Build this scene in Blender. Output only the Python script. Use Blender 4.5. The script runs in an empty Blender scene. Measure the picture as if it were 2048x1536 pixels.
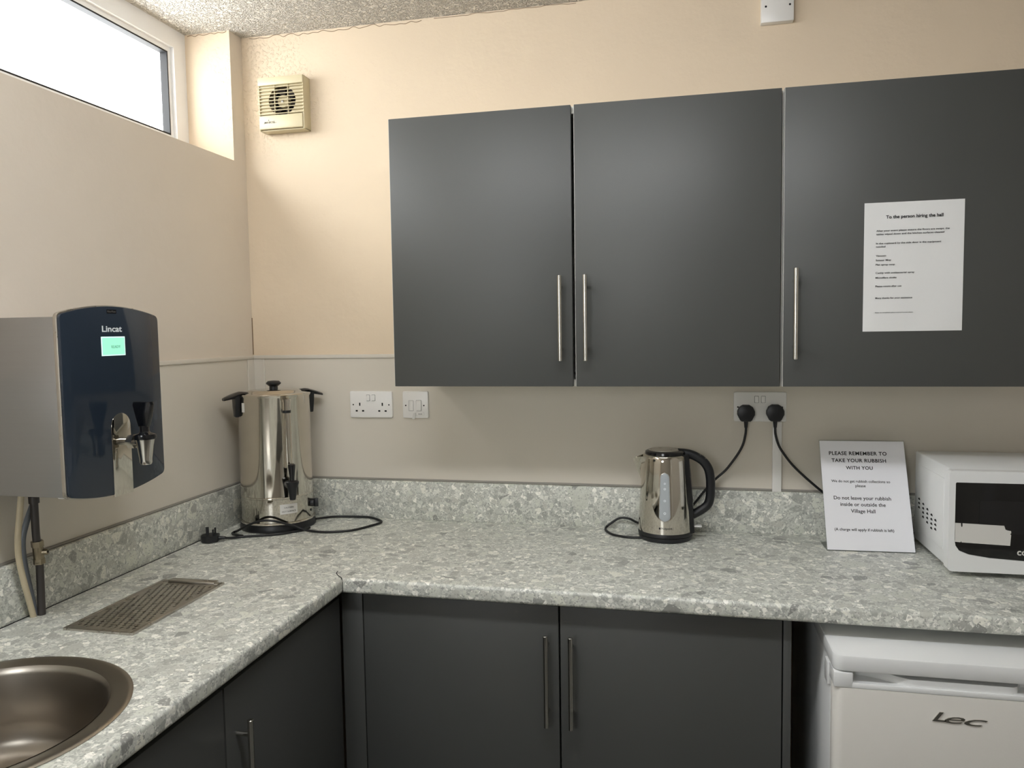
import bpy, bmesh, math, random
from mathutils import Vector, Matrix
PI = math.pi
random.seed(4)
C = bpy.context.scene.collection
SC = bpy.context.scene

# ------------------------------------------------------------------ camera
cam_d = bpy.data.cameras.new('camera')
cam = bpy.data.objects.new('camera', cam_d)
C.objects.link(cam)
yaw, pitch, roll = 0.218664526, -0.0689745282, -0.0154860919
fw = Vector((-math.sin(yaw)*math.cos(pitch), math.cos(yaw)*math.cos(pitch), math.sin(pitch)))
rt0 = Vector((math.cos(yaw), math.sin(yaw), 0)); up0 = rt0.cross(fw)
rt = math.cos(roll)*rt0 + math.sin(roll)*up0
up = -math.sin(roll)*rt0 + math.cos(roll)*up0
M = Matrix((rt, up, -fw)).transposed().to_4x4()
M.translation = Vector((1.40158639, -2.30957850, 1.50018584))
cam.matrix_world = M
cam_d.sensor_width = 36.0
cam_d.lens = 1522.8693 / 2048 * 36.0
cam_d.clip_start = 0.02
SC.camera = cam

# ------------------------------------------------------------------ light and exposure
SC.view_settings.view_transform = 'Standard'
SC.view_settings.look = 'None'
SC.view_settings.gamma = 1.0
SC.view_settings.use_curve_mapping = False
SC.view_settings.exposure = 0.40
world = bpy.data.worlds.new('overcast_sky'); SC.world = world
world.use_nodes = True
bg = world.node_tree.nodes['Background']
bg.inputs[0].default_value = (0.98, 0.99, 1.0, 1)
bg.inputs[1].default_value = 9.3

def portal(name, loc, rot, sx, sy):
    d = bpy.data.lights.new(name, 'AREA'); d.shape = 'RECTANGLE'; d.size = sx; d.size_y = sy
    d.cycles.is_portal = True
    o = bpy.data.objects.new(name, d); C.objects.link(o); o.location = loc; o.rotation_euler = rot
WY0, WY1, WZ0, WZ1, WX = -0.068, -2.2, 2.062, 2.468, -0.19     # strip window over the left worktop
portal('daylight_portal', (WX-0.06, (WY0+WY1)/2, (WZ0+WZ1)/2), (0, -PI/2, 0), WZ1-WZ0, WY0-WY1)
BX0, BX1, BZ0, BZ1, BY = 0.2, 0.9, 1.25, 2.1, -3.6              # added fill window, unseen, in the wall behind the camera
portal('daylight_portal', ((BX0+BX1)/2, BY-0.2, (BZ0+BZ1)/2), (PI/2, 0, 0), BX1-BX0, BZ1-BZ0)

# ------------------------------------------------------------------ materials
def mat(name, col, rough=0.5, metal=0.0, spec=0.5, noise=None, bump=None, coat=0.0, aniso=0.0, emit=None):
    m = bpy.data.materials.new(name); m.use_nodes = True
    nt = m.node_tree; b = nt.nodes['Principled BSDF']
    c = [(x/255.0) for x in col]
    lin = [x/12.92 if x <= 0.04045 else ((x+0.055)/1.055)**2.4 for x in c]
    b.inputs['Base Color'].default_value = (*lin, 1)
    b.inputs['Roughness'].default_value = rough
    b.inputs['Metallic'].default_value = metal
    b.inputs['Specular IOR Level'].default_value = spec
    b.inputs['Coat Weight'].default_value = coat
    b.inputs['Anisotropic'].default_value = aniso
    if emit:
        b.inputs['Emission Color'].default_value = (*lin, 1); b.inputs['Emission Strength'].default_value = emit
    tc = nt.nodes.new('ShaderNodeTexCoord')
    if noise:                      # (scale vector or number, colour amount, roughness amount)
        sc, ca, ra = noise
        mp = nt.nodes.new('ShaderNodeMapping'); nt.links.new(tc.outputs['Object'], mp.inputs[0])
        mp.inputs['Scale'].default_value = sc if hasattr(sc, '__len__') else (sc, sc, sc)
        n = nt.nodes.new('ShaderNodeTexNoise'); n.inputs['Scale'].default_value = 1; n.inputs['Detail'].default_value = 4
        nt.links.new(mp.outputs[0], n.inputs['Vector'])
        if ca:
            mr = nt.nodes.new('ShaderNodeMapRange'); mr.inputs['From Min'].default_value = 0.3; mr.inputs['From Max'].default_value = 0.7
            mr.inputs['To Min'].default_value = 1-ca; mr.inputs['To Max'].default_value = 1+ca
            nt.links.new(n.outputs[0], mr.inputs[0])
            vm = nt.nodes.new('ShaderNodeVectorMath'); vm.operation = 'SCALE'; vm.inputs[0].default_value = lin
            nt.links.new(mr.outputs[0], vm.inputs['Scale']); nt.links.new(vm.outputs[0], b.inputs['Base Color'])
        if ra:
            mr2 = nt.nodes.new('ShaderNodeMapRange'); mr2.inputs['From Min'].default_value = 0.3; mr2.inputs['From Max'].default_value = 0.7
            mr2.inputs['To Min'].default_value = max(0, rough-ra); mr2.inputs['To Max'].default_value = rough+ra
            nt.links.new(n.outputs[0], mr2.inputs[0]); nt.links.new(mr2.outputs[0], b.inputs['Roughness'])
    if bump:                       # (scale, distance, kind)
        sc, dist, kind = bump
        mp = nt.nodes.new('ShaderNodeMapping'); nt.links.new(tc.outputs['Object'], mp.inputs[0])
        mp.inputs['Scale'].default_value = sc if hasattr(sc, '__len__') else (sc, sc, sc)
        if kind == 'stipple':
            n = nt.nodes.new('ShaderNodeTexNoise'); n.inputs['Scale'].default_value = 1; n.inputs['Detail'].default_value = 3; n.inputs['Distortion'].default_value = 1.2
            nt.links.new(mp.outputs[0], n.inputs['Vector'])
            r = nt.nodes.new('ShaderNodeMapRange'); r.inputs['From Min'].default_value = 0.42; r.inputs['From Max'].default_value = 0.62
            nt.links.new(n.outputs[0], r.inputs[0]); h = r.outputs[0]
        else:
            n = nt.nodes.new('ShaderNodeTexNoise'); n.inputs['Scale'].default_value = 1; n.inputs['Detail'].default_value = 5
            nt.links.new(mp.outputs[0], n.inputs['Vector']); h = n.outputs[0]
        bp = nt.nodes.new('ShaderNodeBump'); bp.inputs['Distance'].default_value = dist; bp.inputs['Strength'].default_value = 1.0
        nt.links.new(h, bp.inputs['Height']); nt.links.new(bp.outputs[0], b.inputs['Normal'])
    return m

def terrazzo():
    m = bpy.data.materials.new('terrazzo_laminate'); m.use_nodes = True
    nt = m.node_tree; N = nt.nodes; L = nt.links; b = N['Principled BSDF']
    tc = N.new('ShaderNodeTexCoord')
    def math_(op, a, c=None):
        n = N.new('ShaderNodeMath'); n.operation = op
        for i, x in enumerate((a, c)):
            if x is None: continue
            if isinstance(x, (int, float)): n.inputs[i].default_value = x
            else: L.new(x, n.inputs[i])
        return n.outputs[0]
    def warp(scale, amt, off):
        n = N.new('ShaderNodeTexNoise'); n.inputs['Scale'].default_value = scale; n.inputs['Detail'].default_value = 3
        a0 = N.new('ShaderNodeVectorMath'); a0.operation = 'ADD'; a0.inputs[1].default_value = off
        L.new(tc.outputs['Object'], a0.inputs[0]); L.new(a0.outputs[0], n.inputs['Vector'])
        s = N.new('ShaderNodeVectorMath'); s.operation = 'SUBTRACT'; s.inputs[1].default_value = (0.5, 0.5, 0.5)
        L.new(n.outputs['Color'], s.inputs[0])
        k = N.new('ShaderNodeVectorMath'); k.operation = 'SCALE'; k.inputs['Scale'].default_value = amt; L.new(s.outputs[0], k.inputs[0])
        a = N.new('ShaderNodeVectorMath'); a.operation = 'ADD'; L.new(a0.outputs[0], a.inputs[0]); L.new(k.outputs[0], a.inputs[1])
        return a.outputs[0]
    def vor(vec, scale, feat='F1'):
        v = N.new('ShaderNodeTexVoronoi'); v.feature = feat; v.inputs['Scale'].default_value = scale
        L.new(vec, v.inputs['Vector']); return v
    def ramp(x, stops, const=False):
        r = N.new('ShaderNodeValToRGB'); e = r.color_ramp.elements
        if const: r.color_ramp.interpolation = 'CONSTANT'
        while len(e) < len(stops): e.new(0.5)
        for i, (p, c) in enumerate(stops):
            e[i].position = p; cc = [(q/255) for q in c]
            e[i].color = (*[q/12.92 if q <= 0.04045 else ((q+0.055)/1.055)**2.4 for q in cc], 1)
        L.new(x, r.inputs[0]); return r.outputs[0]
    def mix(f, a, c):
        n = N.new('ShaderNodeMix'); n.data_type = 'RGBA'; L.new(f, n.inputs[0]); L.new(a, n.inputs[6]); L.new(c, n.inputs[7]); return n.outputs[2]
    def rnd(v):
        s = N.new('ShaderNodeSeparateColor'); L.new(v.outputs['Color'], s.inputs[0]); return s.outputs
    # ground of tiny crumbs
    w0 = warp(60, 0.02, (3, 1, 2))
    v0 = vor(w0, 190); r0 = rnd(v0)
    base = ramp(r0[0], [(0.0, (150, 154, 148)), (0.3, (170, 174, 167)), (0.62, (186, 189, 182)), (0.88, (216, 217, 211))], True)
    def layer(base, scale, wscale, wamt, off, keep, grow, stops):
        w = warp(wscale, wamt, off)
        v = vor(w, scale); e = vor(w, scale, 'DISTANCE_TO_EDGE'); r = rnd(v)
        sel = math_('LESS_THAN', r[0], keep)
        # chip size differs from cell to cell
        thr = math_('ADD', math_('MULTIPLY', r[1], 0.16), grow)
        inn = math_('GREATER_THAN', e.outputs['Distance'], thr)
        f = math_('MULTIPLY', sel, inn)
        return mix(f, base, ramp(r[2], stops, True))
    # voronoi positions are scaled, so edge distance is in cell units
    base = layer(base, 80, 60, 0.006, (0, 0, 0), 0.6, 0.0,
                 [(0, (140, 144, 138)), (0.15, (164, 167, 160)), (0.45, (182, 186, 178)), (0.72, (202, 204, 197)), (0.9, (226, 226, 219))])
    base = layer(base, 38, 45, 0.010, (5, 7, 1), 0.42, 0.05,
                 [(0, (142, 145, 139)), (0.2, (168, 170, 162)), (0.45, (184, 188, 178)), (0.75, (208, 209, 200))])
    base = layer(base, 17, 26, 0.018, (9, 2, 4), 0.22, 0.12,
                 [(0, (160, 163, 156)), (0.35, (176, 180, 170)), (0.65, (196, 199, 188)), (0.88, (206, 207, 196))])
    base = layer(base, 27, 30, 0.009, (2, 12, 6), 0.10, 0.13,
                 [(0, (112, 114, 110)), (0.4, (128, 130, 126)), (0.7, (142, 144, 139))])
    # mottling inside the stones
    n = N.new('ShaderNodeTexNoise'); n.inputs['Scale'].default_value = 160; n.inputs['Detail'].default_value = 4; L.new(tc.outputs['Object'], n.inputs['Vector'])
    mr = N.new('ShaderNodeMapRange'); mr.inputs['To Min'].default_value = 1.1; mr.inputs['To Max'].default_value = 1.32
    mr.inputs['From Min'].default_value = 0.3; mr.inputs['From Max'].default_value = 0.7; L.new(n.outputs[0], mr.inputs[0])
    vm0 = N.new('ShaderNodeVectorMath'); vm0.operation = 'MULTIPLY'; vm0.inputs[1].default_value = (1.19, 1.17, 1.15); L.new(base, vm0.inputs[0])
    vm = N.new('ShaderNodeVectorMath'); vm.operation = 'SCALE'; L.new(vm0.outputs[0], vm.inputs[0]); L.new(mr.outputs[0], vm.inputs['Scale'])
    # very fine light flecks through everything, and a softer overall contrast
    vf = vor(warp(90, 0.004, (8, 3, 3)), 330); rf = rnd(vf)
    fl = math_('LESS_THAN', rf[0], 0.2)
    fleck = ramp(rf[1], [(0, (140, 141, 136)), (0.35, (200, 200, 193)), (0.7, (224, 223, 217))], True)
    avg = N.new('ShaderNodeRGB'); avg.outputs[0].default_value = (0.510, 0.500, 0.468, 1)
    k1 = N.new('ShaderNodeValue'); k1.outputs[0].default_value = 0.2
    soft = mix(k1.outputs[0], vm.outputs[0], avg.outputs[0])
    soft = mix(math_('MULTIPLY', fl, 0.6), soft, fleck)
    # rare black specks
    vs = vor(tc.outputs['Object'], 60); sp = math_('LESS_THAN', vs.outputs['Distance'], 0.035)
    rs = rnd(vs); sp = math_('MULTIPLY', sp, math_('LESS_THAN', rs[0], 0.2))
    blk = N.new('ShaderNodeRGB'); blk.outputs[0].default_value = (0.02, 0.02, 0.02, 1)
    out = mix(sp, soft, blk.outputs[0])
    L.new(out, b.inputs['Base Color'])
    b.inputs['Roughness'].default_value = 0.38
    b.inputs['Specular IOR Level'].default_value = 0.5
    return m

MT = dict(
    paint=mat('cream_wall_paint', (226, 208, 183), 0.7, spec=0.3, bump=(14, 0.003, 'noise'), noise=(3, 0.02, 0)),
    paint2=mat('pale_wall_paint', (219, 208, 193), 0.7, spec=0.3, bump=(14, 0.003, 'noise'), noise=(3, 0.02, 0)),
    paint3=mat('grey_beige_wall_paint', (192, 186, 177), 0.7, spec=0.3, bump=(14, 0.003, 'noise')),
    ceil=mat('white_stippled_ceiling', (238, 232, 222), 0.85, spec=0.2, bump=(85, 0.012, 'stipple')),
    clad=mat('grey_wall_cladding', (214, 207, 194), 0.38, spec=0.5, noise=(2, 0.015, 0.04)),
    cladtrim=mat('pale_cladding_trim', (216, 210, 199), 0.35),
    floor=mat('grey_vinyl_floor', (96, 96, 92), 0.5, noise=(30, 0.1, 0)),
    upvc=mat('white_plastic_window', (236, 236, 236), 0.3),
    gasket=mat('black_gasket', (22, 22, 24), 0.6),
    terr=terrazzo(),
    grey=mat('matt_grey_cabinet_door', (74, 75, 73), 0.46, spec=0.55, bump=(400, 0.00007, 'noise')),
    carc=mat('white_cabinet_carcass', (225, 223, 214), 0.5),
    dark=mat('dark_recess', (25, 25, 27), 0.8),
    chrome=mat('polished_handle', (205, 202, 195), 0.18, 1.0),
    mirror=mat('polished_stainless', (205, 200, 190), 0.07, 1.0, noise=((6, 6, 14), 0.05, 0.05)),
    brushed=mat('brushed_stainless', (160, 160, 160), 0.34, 1.0, noise=((2, 2, 300), 0.015, 0.03)),
    satin=mat('satin_stainless', (185, 180, 172), 0.3, 1.0, noise=(40, 0.05, 0.05)),
    sinkm=mat('satin_sink_steel', (165, 158, 148), 0.3, 1.0, noise=((8, 8, 8), 0.02, 0.02)),
    white=mat('white_plastic', (232, 230, 226), 0.28),
    offwhite=mat('cream_plastic', (206, 194, 160), 0.35),
    black=mat('black_plastic', (22, 23, 26), 0.38),
    gloss=mat('gloss_black_plastic', (14, 15, 18), 0.15),
    rubber=mat('black_rubber_cable', (14, 15, 17), 0.45),
    hole=mat('black_hole', (6, 6, 7), 0.9),
    glassfront=mat('dark_blue_glass_front', (38, 47, 58), 0.05, spec=0.45),
    lcd=mat('green_lit_screen', (150, 226, 196), 0.4, emit=0.55),
    lcdb=mat('pale_screen_border', (215, 250, 238), 0.4, emit=0.6),
    ink=mat('black_ink', (18, 18, 20), 0.6),
    greyink=mat('grey_ink', (96, 94, 92), 0.6),
    faintink=mat('faint_green_ink', (120, 190, 165), 0.6),
    badge=mat('white_print', (232, 238, 240), 0.4),
    paper=mat('laminated_white_paper', (232, 232, 230), 0.14, spec=0.6, bump=(9, 0.004, 'noise')),
    paper2=mat('white_card', (240, 240, 244), 0.25, spec=0.5),
    sticker=mat('silver_sticker', (214, 212, 207), 0.35, 0.0),
    appl=mat('white_enamel_appliance', (232, 233, 232), 0.3),
    fridged=mat('white_grey_fridge_door', (224, 221, 214), 0.34, bump=(300, 0.00015, 'noise')),
    brass=mat('tarnished_nickel_valve', (150, 140, 120), 0.35, 1.0, noise=(90, 0.15, 0.1)),
    pipe=mat('dark_grey_pipe', (62, 58, 56), 0.4),
    hose=mat('cream_hose', (196, 184, 156), 0.45, noise=(40, 0.06, 0)),
    tubeg=mat('blue_grey_tube', (110, 116, 124), 0.35),
    waterw=mat('frosted_water_window', (168, 174, 178), 0.3, spec=0.5),
    silic=mat('grey_sealant', (140, 136, 128), 0.5),
    wood=mat('pale_door_paint', (220, 216, 206), 0.45),
    lampd=mat('fill_light_diffuser', (250, 252, 255), 0.5, emit=21.0),
    mwglass=mat('black_oven_glass', (8, 8, 10), 0.08, spec=0.6),
    mwmesh=mat('dark_oven_window', (20, 20, 22), 0.12, spec=0.6),
)
def rough_patch(m):
    nt = m.node_tree; N = nt.nodes; L = nt.links
    bp0 = [n for n in N if n.type == 'BUMP'][0]; b = N['Principled BSDF']
    tc = N.new('ShaderNodeTexCoord'); n = N.new('ShaderNodeTexNoise'); n.inputs['Scale'].default_value = 95; n.inputs['Detail'].default_value = 3
    L.new(tc.outputs['Object'], n.inputs['Vector'])
    n2 = N.new('ShaderNodeTexNoise'); n2.inputs['Scale'].default_value = 9; L.new(tc.outputs['Object'], n2.inputs['Vector'])
    d = N.new('ShaderNodeVectorMath'); d.operation = 'DISTANCE'; d.inputs[1].default_value = (0.09, 0.0, 2.28); L.new(tc.outputs['Object'], d.inputs[0])
    a = N.new('ShaderNodeMath'); a.operation = 'MULTIPLY_ADD'; a.inputs[1].default_value = 0.35; L.new(n2.outputs[0], a.inputs[0]); L.new(d.outputs['Value'], a.inputs[2])
    mk = N.new('ShaderNodeMapRange'); mk.inputs['From Min'].default_value = 0.28; mk.inputs['From Max'].default_value = 0.42; mk.inputs['To Min'].default_value = 1; mk.inputs['To Max'].default_value = 0.04
    L.new(a.outputs[0], mk.inputs[0])
    mr = N.new('ShaderNodeMapRange'); mr.inputs['From Min'].default_value = 0.5; mr.inputs['From Max'].default_value = 0.66; L.new(n.outputs[0], mr.inputs[0])
    mu = N.new('ShaderNodeMath'); mu.operation = 'MULTIPLY'; L.new(mk.outputs[0], mu.inputs[0]); L.new(mr.outputs[0], mu.inputs[1])
    bp = N.new('ShaderNodeBump'); bp.inputs['Distance'].default_value = 0.0018; L.new(mu.outputs[0], bp.inputs['Height']); L.new(bp0.outputs[0], bp.inputs['Normal'])
    L.new(bp.outputs[0], b.inputs['Normal'])
rough_patch(MT['paint'])
MT['crack'] = mat('brown_crack_line', (120, 96, 68), 0.9)
def glass_mat(name, tint, gl=0.06, rough=0.02):
    m = bpy.data.materials.new(name); m.use_nodes = True; nt = m.node_tree
    for n in list(nt.nodes): nt.nodes.remove(n)
    o = nt.nodes.new('ShaderNodeOutputMaterial'); t = nt.nodes.new('ShaderNodeBsdfTransparent'); t.inputs[0].default_value = (*tint, 1)
    g = nt.nodes.new('ShaderNodeBsdfGlossy'); g.inputs['Roughness'].default_value = rough
    f = nt.nodes.new('ShaderNodeFresnel'); f.inputs[0].default_value = 1.45
    ge = nt.nodes.new('ShaderNodeNewGeometry'); mu = nt.nodes.new('ShaderNodeMath'); mu.operation = 'SUBTRACT'; mu.inputs[0].default_value = 1; nt.links.new(ge.outputs['Backfacing'], mu.inputs[1])
    ml = nt.nodes.new('ShaderNodeMath'); ml.operation = 'MULTIPLY'; nt.links.new(f.outputs[0], ml.inputs[0]); nt.links.new(mu.outputs[0], ml.inputs[1])
    x = nt.nodes.new('ShaderNodeMixShader'); nt.links.new(ml.outputs[0], x.inputs[0]); nt.links.new(t.outputs[0], x.inputs[1]); nt.links.new(g.outputs[0], x.inputs[2])
    nt.links.new(x.outputs[0], o.inputs[0]); return m
MT['pane'] = glass_mat('clear_window_glass', (0.97, 0.98, 0.98))
MT['acrylic'] = glass_mat('clear_acrylic', (0.9, 0.92, 0.92))

# ------------------------------------------------------------------ mesh helpers
def merge(bm, src):
    me = bpy.data.meshes.new('tmp'); src.to_mesh(me); src.free(); bm.from_mesh(me); bpy.data.meshes.remove(me)
def B(): return bmesh.new()
def box(bm, x0, x1, y0, y1, z0, z1, bev=0.0, seg=2):
    t = bmesh.new()
    x0, x1 = sorted((x0, x1)); y0, y1 = sorted((y0, y1)); z0, z1 = sorted((z0, z1))
    vs = [t.verts.new(p) for p in ((x0,y0,z0),(x1,y0,z0),(x1,y1,z0),(x0,y1,z0),(x0,y0,z1),(x1,y0,z1),(x1,y1,z1),(x0,y1,z1))]
    for f in ((0,3,2,1),(4,5,6,7),(0,1,5,4),(1,2,6,5),(2,3,7,6),(3,0,4,7)): t.faces.new([vs[i] for i in f])
    if bev: bmesh.ops.bevel(t, geom=t.edges[:], offset=bev, segments=seg, affect='EDGES', profile=0.5)
    merge(bm, t); return bm
def frame_of(d):
    d = Vector(d).normalized()
    a = Vector((0,0,1)) if abs(d.z) < 0.9 else Vector((1,0,0))
    u = d.cross(a).normalized(); return u, d.cross(u).normalized(), d
def cyl(bm, p0, p1, r, r2=None, seg=24):
    r2 = r if r2 is None else r2
    p0, p1 = Vector(p0), Vector(p1); u, v, d = frame_of(p1-p0)
    A = [bm.verts.new(p0+(u*math.cos(t)+v*math.sin(t))*r) for t in [2*PI*i/seg for i in range(seg)]]
    Bv = [bm.verts.new(p1+(u*math.cos(t)+v*math.sin(t))*r2) for t in [2*PI*i/seg for i in range(seg)]]
    for i in range(seg):
        j = (i+1) % seg; bm.faces.new((A[i], A[j], Bv[j], Bv[i]))
    bm.faces.new(A[::-1]); bm.faces.new(Bv); return bm
def lathe(bm, prof, seg=64, c=(0,0), a0=0, a1=2*PI):
    rings = []
    full = abs(a1-a0-2*PI) < 1e-6; n = seg if full else seg+1
    for r, z in prof:
        if r < 1e-6: rings.append([bm.verts.new((c[0], c[1], z))])
        else: rings.append([bm.verts.new((c[0]+r*math.cos(a0+(a1-a0)*i/seg), c[1]+r*math.sin(a0+(a1-a0)*i/seg), z)) for i in range(n)])
    for a, b in zip(rings, rings[1:]):
        for i in range(seg):
            j = (i+1) % n
            if len(a) == 1 and len(b) == 1: break
            if len(a) == 1: bm.faces.new((a[0], b[j], b[i]))
            elif len(b) == 1: bm.faces.new((a[i], a[j], b[0]))
            else: bm.faces.new((a[i], a[j], b[j], b[i]))
    return bm
def spline(pts, n=8):
    P = [Vector(p) for p in pts]; P = [2*P[0]-P[1]]+P+[2*P[-1]-P[-2]]; out = []
    for i in range(1, len(P)-2):
        for k in range(n):
            t = k/n; a, b, c, d = P[i-1:i+3]
            out.append(0.5*((2*b)+(c-a)*t+(2*a-5*b+4*c-d)*t*t+(3*b-a-3*c+d)*t**3))
    out.append(P[-2]); return out
def tube(bm, pts, r, seg=12, smooth=8, flat=1.0, cap=True):
    P = spline(pts, smooth) if smooth else [Vector(p) for p in pts]
    rr = (lambda i: r) if not hasattr(r, '__len__') else (lambda i: r[0]+(r[1]-r[0])*i/(len(P)-1))
    rings = []; u = None
    for i, p in enumerate(P):
        d = (P[min(i+1, len(P)-1)]-P[max(i-1, 0)]).normalized()
        if u is None: u, v, _ = frame_of(d)
        else:
            u = (u-d*u.dot(d)).normalized(); v = d.cross(u)
        rings.append([bm.verts.new(p+(u*math.cos(t)*flat+v*math.sin(t))*rr(i)) for t in [2*PI*k/seg for k in range(seg)]])
    for a, b in zip(rings, rings[1:]):
        for i in range(seg):
            j = (i+1) % seg; bm.faces.new((a[i], a[j], b[j], b[i]))
    if cap: bm.faces.new(rings[0][::-1]); bm.faces.new(rings[-1])
    return bm
def rr2(x0, x1, y0, y1, r, n=5):
    out = []
    for cx, cy, a in ((x1-r, y1-r, 0), (x0+r, y1-r, PI/2), (x0+r, y0+r, PI), (x1-r, y0+r, 1.5*PI)):
        for k in range(n+1):
            t = a+PI/2*k/n; out.append((cx+r*math.cos(t), cy+r*math.sin(t)))
    return out
def prism(bm, poly, axis, d0, d1, bev=0.0, which='both'):
    """poly is 2D in the plane across `axis`: x -> (y,z), y -> (x,z), z -> (x,y)."""
    def P(a, b, d): return {'x': (d, a, b), 'y': (a, d, b), 'z': (a, b, d)}[axis]
    t = bmesh.new()
    A = [t.verts.new(P(a, b, d0)) for a, b in poly]; Z = [t.verts.new(P(a, b, d1)) for a, b in poly]
    fa = t.faces.new(A[::-1]); fz = t.faces.new(Z); n = len(poly)
    for i in range(n):
        j = (i+1) % n; t.faces.new((A[i], A[j], Z[j], Z[i]))
    bmesh.ops.recalc_face_normals(t, faces=t.faces[:])
    if bev:
        es = set()
        if which in ('both', 'end'): es |= set(fz.edges)
        if which in ('both', 'start'): es |= set(fa.edges)
        bmesh.ops.bevel(t, geom=list(es), offset=bev, segments=2, affect='EDGES', profile=0.5)
    merge(bm, t); return bm
def holed(bm, outer, holes, axis, d0, d1):
    """flat plate with real holes: boundary loops filled and extruded."""
    t = bmesh.new()
    def P(a, b, d): return {'x': (d, a, b), 'y': (a, d, b), 'z': (a, b, d)}[axis]
    loops = [outer]+holes; es = []
    for lp in loops:
        vs = [t.verts.new(P(a, b, d0)) for a, b in lp]
        for i in range(len(vs)): es.append(t.edges.new((vs[i], vs[(i+1) % len(vs)])))
    bmesh.ops.triangle_fill(t, use_beauty=True, edges=es)
    # drop faces that fell inside a hole
    def inside(pt, poly):
        c = False; n = len(poly)
        for i in range(n):
            (x1, y1), (x2, y2) = poly[i], poly[(i+1) % n]
            if (y1 > pt[1]) != (y2 > pt[1]) and pt[0] < (x2-x1)*(pt[1]-y1)/(y2-y1)+x1: c = not c
        return c
    ax = {'x': (1, 2), 'y': (0, 2), 'z': (0, 1)}[axis]
    bad = []
    for f in t.faces:
        c = f.calc_center_median(); q = (c[ax[0]], c[ax[1]])
        if any(inside(q, h) for h in holes): bad.append(f)
    bmesh.ops.delete(t, geom=bad, context='FACES_ONLY')
    ex = bmesh.ops.extrude_face_region(t, geom=t.faces[:])
    off = Vector(P(0, 0, d1-d0))
    bmesh.ops.translate(t, verts=[g for g in ex['geom'] if isinstance(g, bmesh.types.BMVert)], vec=off)
    bmesh.ops.recalc_face_normals(t, faces=t.faces[:])
    merge(bm, t); return bm
def xform(bm, m): bmesh.ops.transform(bm, matrix=m, verts=bm.verts[:]); return bm
def text2d(s, bold=0.0, shear=0.0, spacing=1.0):
    cu = bpy.data.curves.new('t', 'FONT'); cu.body = s; cu.size = 1; cu.offset = bold; cu.shear = shear; cu.space_character = spacing
    cu.resolution_u = 3; cu.extrude = 0.0
    o = bpy.data.objects.new('t', cu); C.objects.link(o); bpy.context.view_layer.update()
    me = bpy.data.meshes.new_from_object(o.evaluated_get(bpy.context.evaluated_depsgraph_get()))
    bpy.data.objects.remove(o); bpy.data.curves.remove(cu)
    bm = bmesh.new(); bm.from_mesh(me); bpy.data.meshes.remove(me)
    bmesh.ops.remove_doubles(bm, verts=bm.verts[:], dist=1e-5)
    return bm
def text(bm, s, w, cx, cz, h=None, bold=0.0, shear=0.0, align='c', fn=None, thick=0.0003, spacing=1.0):
    """lettering of total width w centred (or left aligned) at cx; baseline cz; fn maps (u, v) to a point; flat solids of small thickness."""
    t = text2d(s, bold, shear, spacing)
    xs = [v.co.x for v in t.verts]; x0, x1 = min(xs), max(xs); k = w/(x1-x0); kh = k if h is None else h
    for v in t.verts:
        u = (v.co.x-x0)*k + (cx if align == 'l' else cx-w/2); z = v.co.y*kh + cz
        v.co = (u, 0, z)
    ex = bmesh.ops.extrude_face_region(t, geom=t.faces[:])
    mv = [g for g in ex['geom'] if isinstance(g, bmesh.types.BMVert)]
    for v in mv: v.co.y = thick
    for v in t.verts: v.co = Vector(fn(v.co.x, v.co.z, v.co.y))
    bmesh.ops.recalc_face_normals(t, faces=t.faces[:])
    merge(bm, t); return bm

def link_mesh(name, bm, m, parent=None, inv=None, smooth=35):
    if inv is not None: bmesh.ops.transform(bm, matrix=inv, verts=bm.verts[:])
    me = bpy.data.meshes.new(name); bm.to_mesh(me); bm.free()
    me.materials.append(MT[m] if isinstance(m, str) else m)
    if smooth: me.shade_smooth(); me.set_sharp_from_angle(angle=math.radians(smooth))
    o = bpy.data.objects.new(name, me); C.objects.link(o)
    if parent is not None: o.parent = parent
    return o
def struct(name, bm, m, parent=None, smooth=35):
    o = link_mesh(name, bm, m, parent, smooth=smooth)
    if parent is None: o['kind'] = 'structure'
    return o
class Thing:
    def __init__(s, name, label, cat, loc=(0,0,0), rz=0.0, group=None):
        o = bpy.data.objects.new(name, None); C.objects.link(o); o.empty_display_size = 0.05
        o.location = loc; o.rotation_euler = (0, 0, rz); o['label'] = label; o['category'] = cat
        if group: o['group'] = group
        s.o = o; s.m = Matrix.Translation(loc) @ Matrix.Rotation(rz, 4, 'Z'); s.inv = s.m.inverted()
    def part(s, name, bm, m, parent=None, world=True, label=None, smooth=35):
        o = link_mesh(name, bm, m, parent or s.o, s.inv if world else None, smooth)
        if label: o['label'] = label
        return o
def single(name, bm, m, label, cat, loc, group=None, smooth=35):
    o = link_mesh(name, bm, m, None, Matrix.Translation(loc).inverted(), smooth)
    o.location = loc; o['label'] = label; o['category'] = cat
    if group: o['group'] = group
    return o

# ------------------------------------------------------------------ room
RX, RY, RZ = 2.85, BY, 2.468
bm = B(); box(bm, -0.3, RX+0.2, RY-0.2, 0.2, -0.1, 0); struct('floor', bm, 'floor')
bm = B(); box(bm, -0.3, RX+0.2, RY-0.2, 0.2, RZ, RZ+0.1); struct('ceiling', bm, 'ceil')
bm = B(); box(bm, -0.3, RX+0.2, 0, 0.2, 0, RZ); struct('wall_back', bm, 'paint')
bm = B()
box(bm, -0.25, 0, RY, 0, 0, WZ0); box(bm, -0.25, 0, WY0, 0, WZ0, RZ); box(bm, -0.25, 0, RY, WY1, WZ0, RZ)
wl = struct('wall_left', bm, 'paint2'); wl.data.materials.append(MT['paint'])
for p in wl.data.polygons:
    if abs(p.normal.x) < 0.5: p.material_index = 1
bm = B(); box(bm, RX, RX+0.2, RY, 0, 0, RZ); struct('wall_right', bm, 'paint3')
bm = B()
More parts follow.
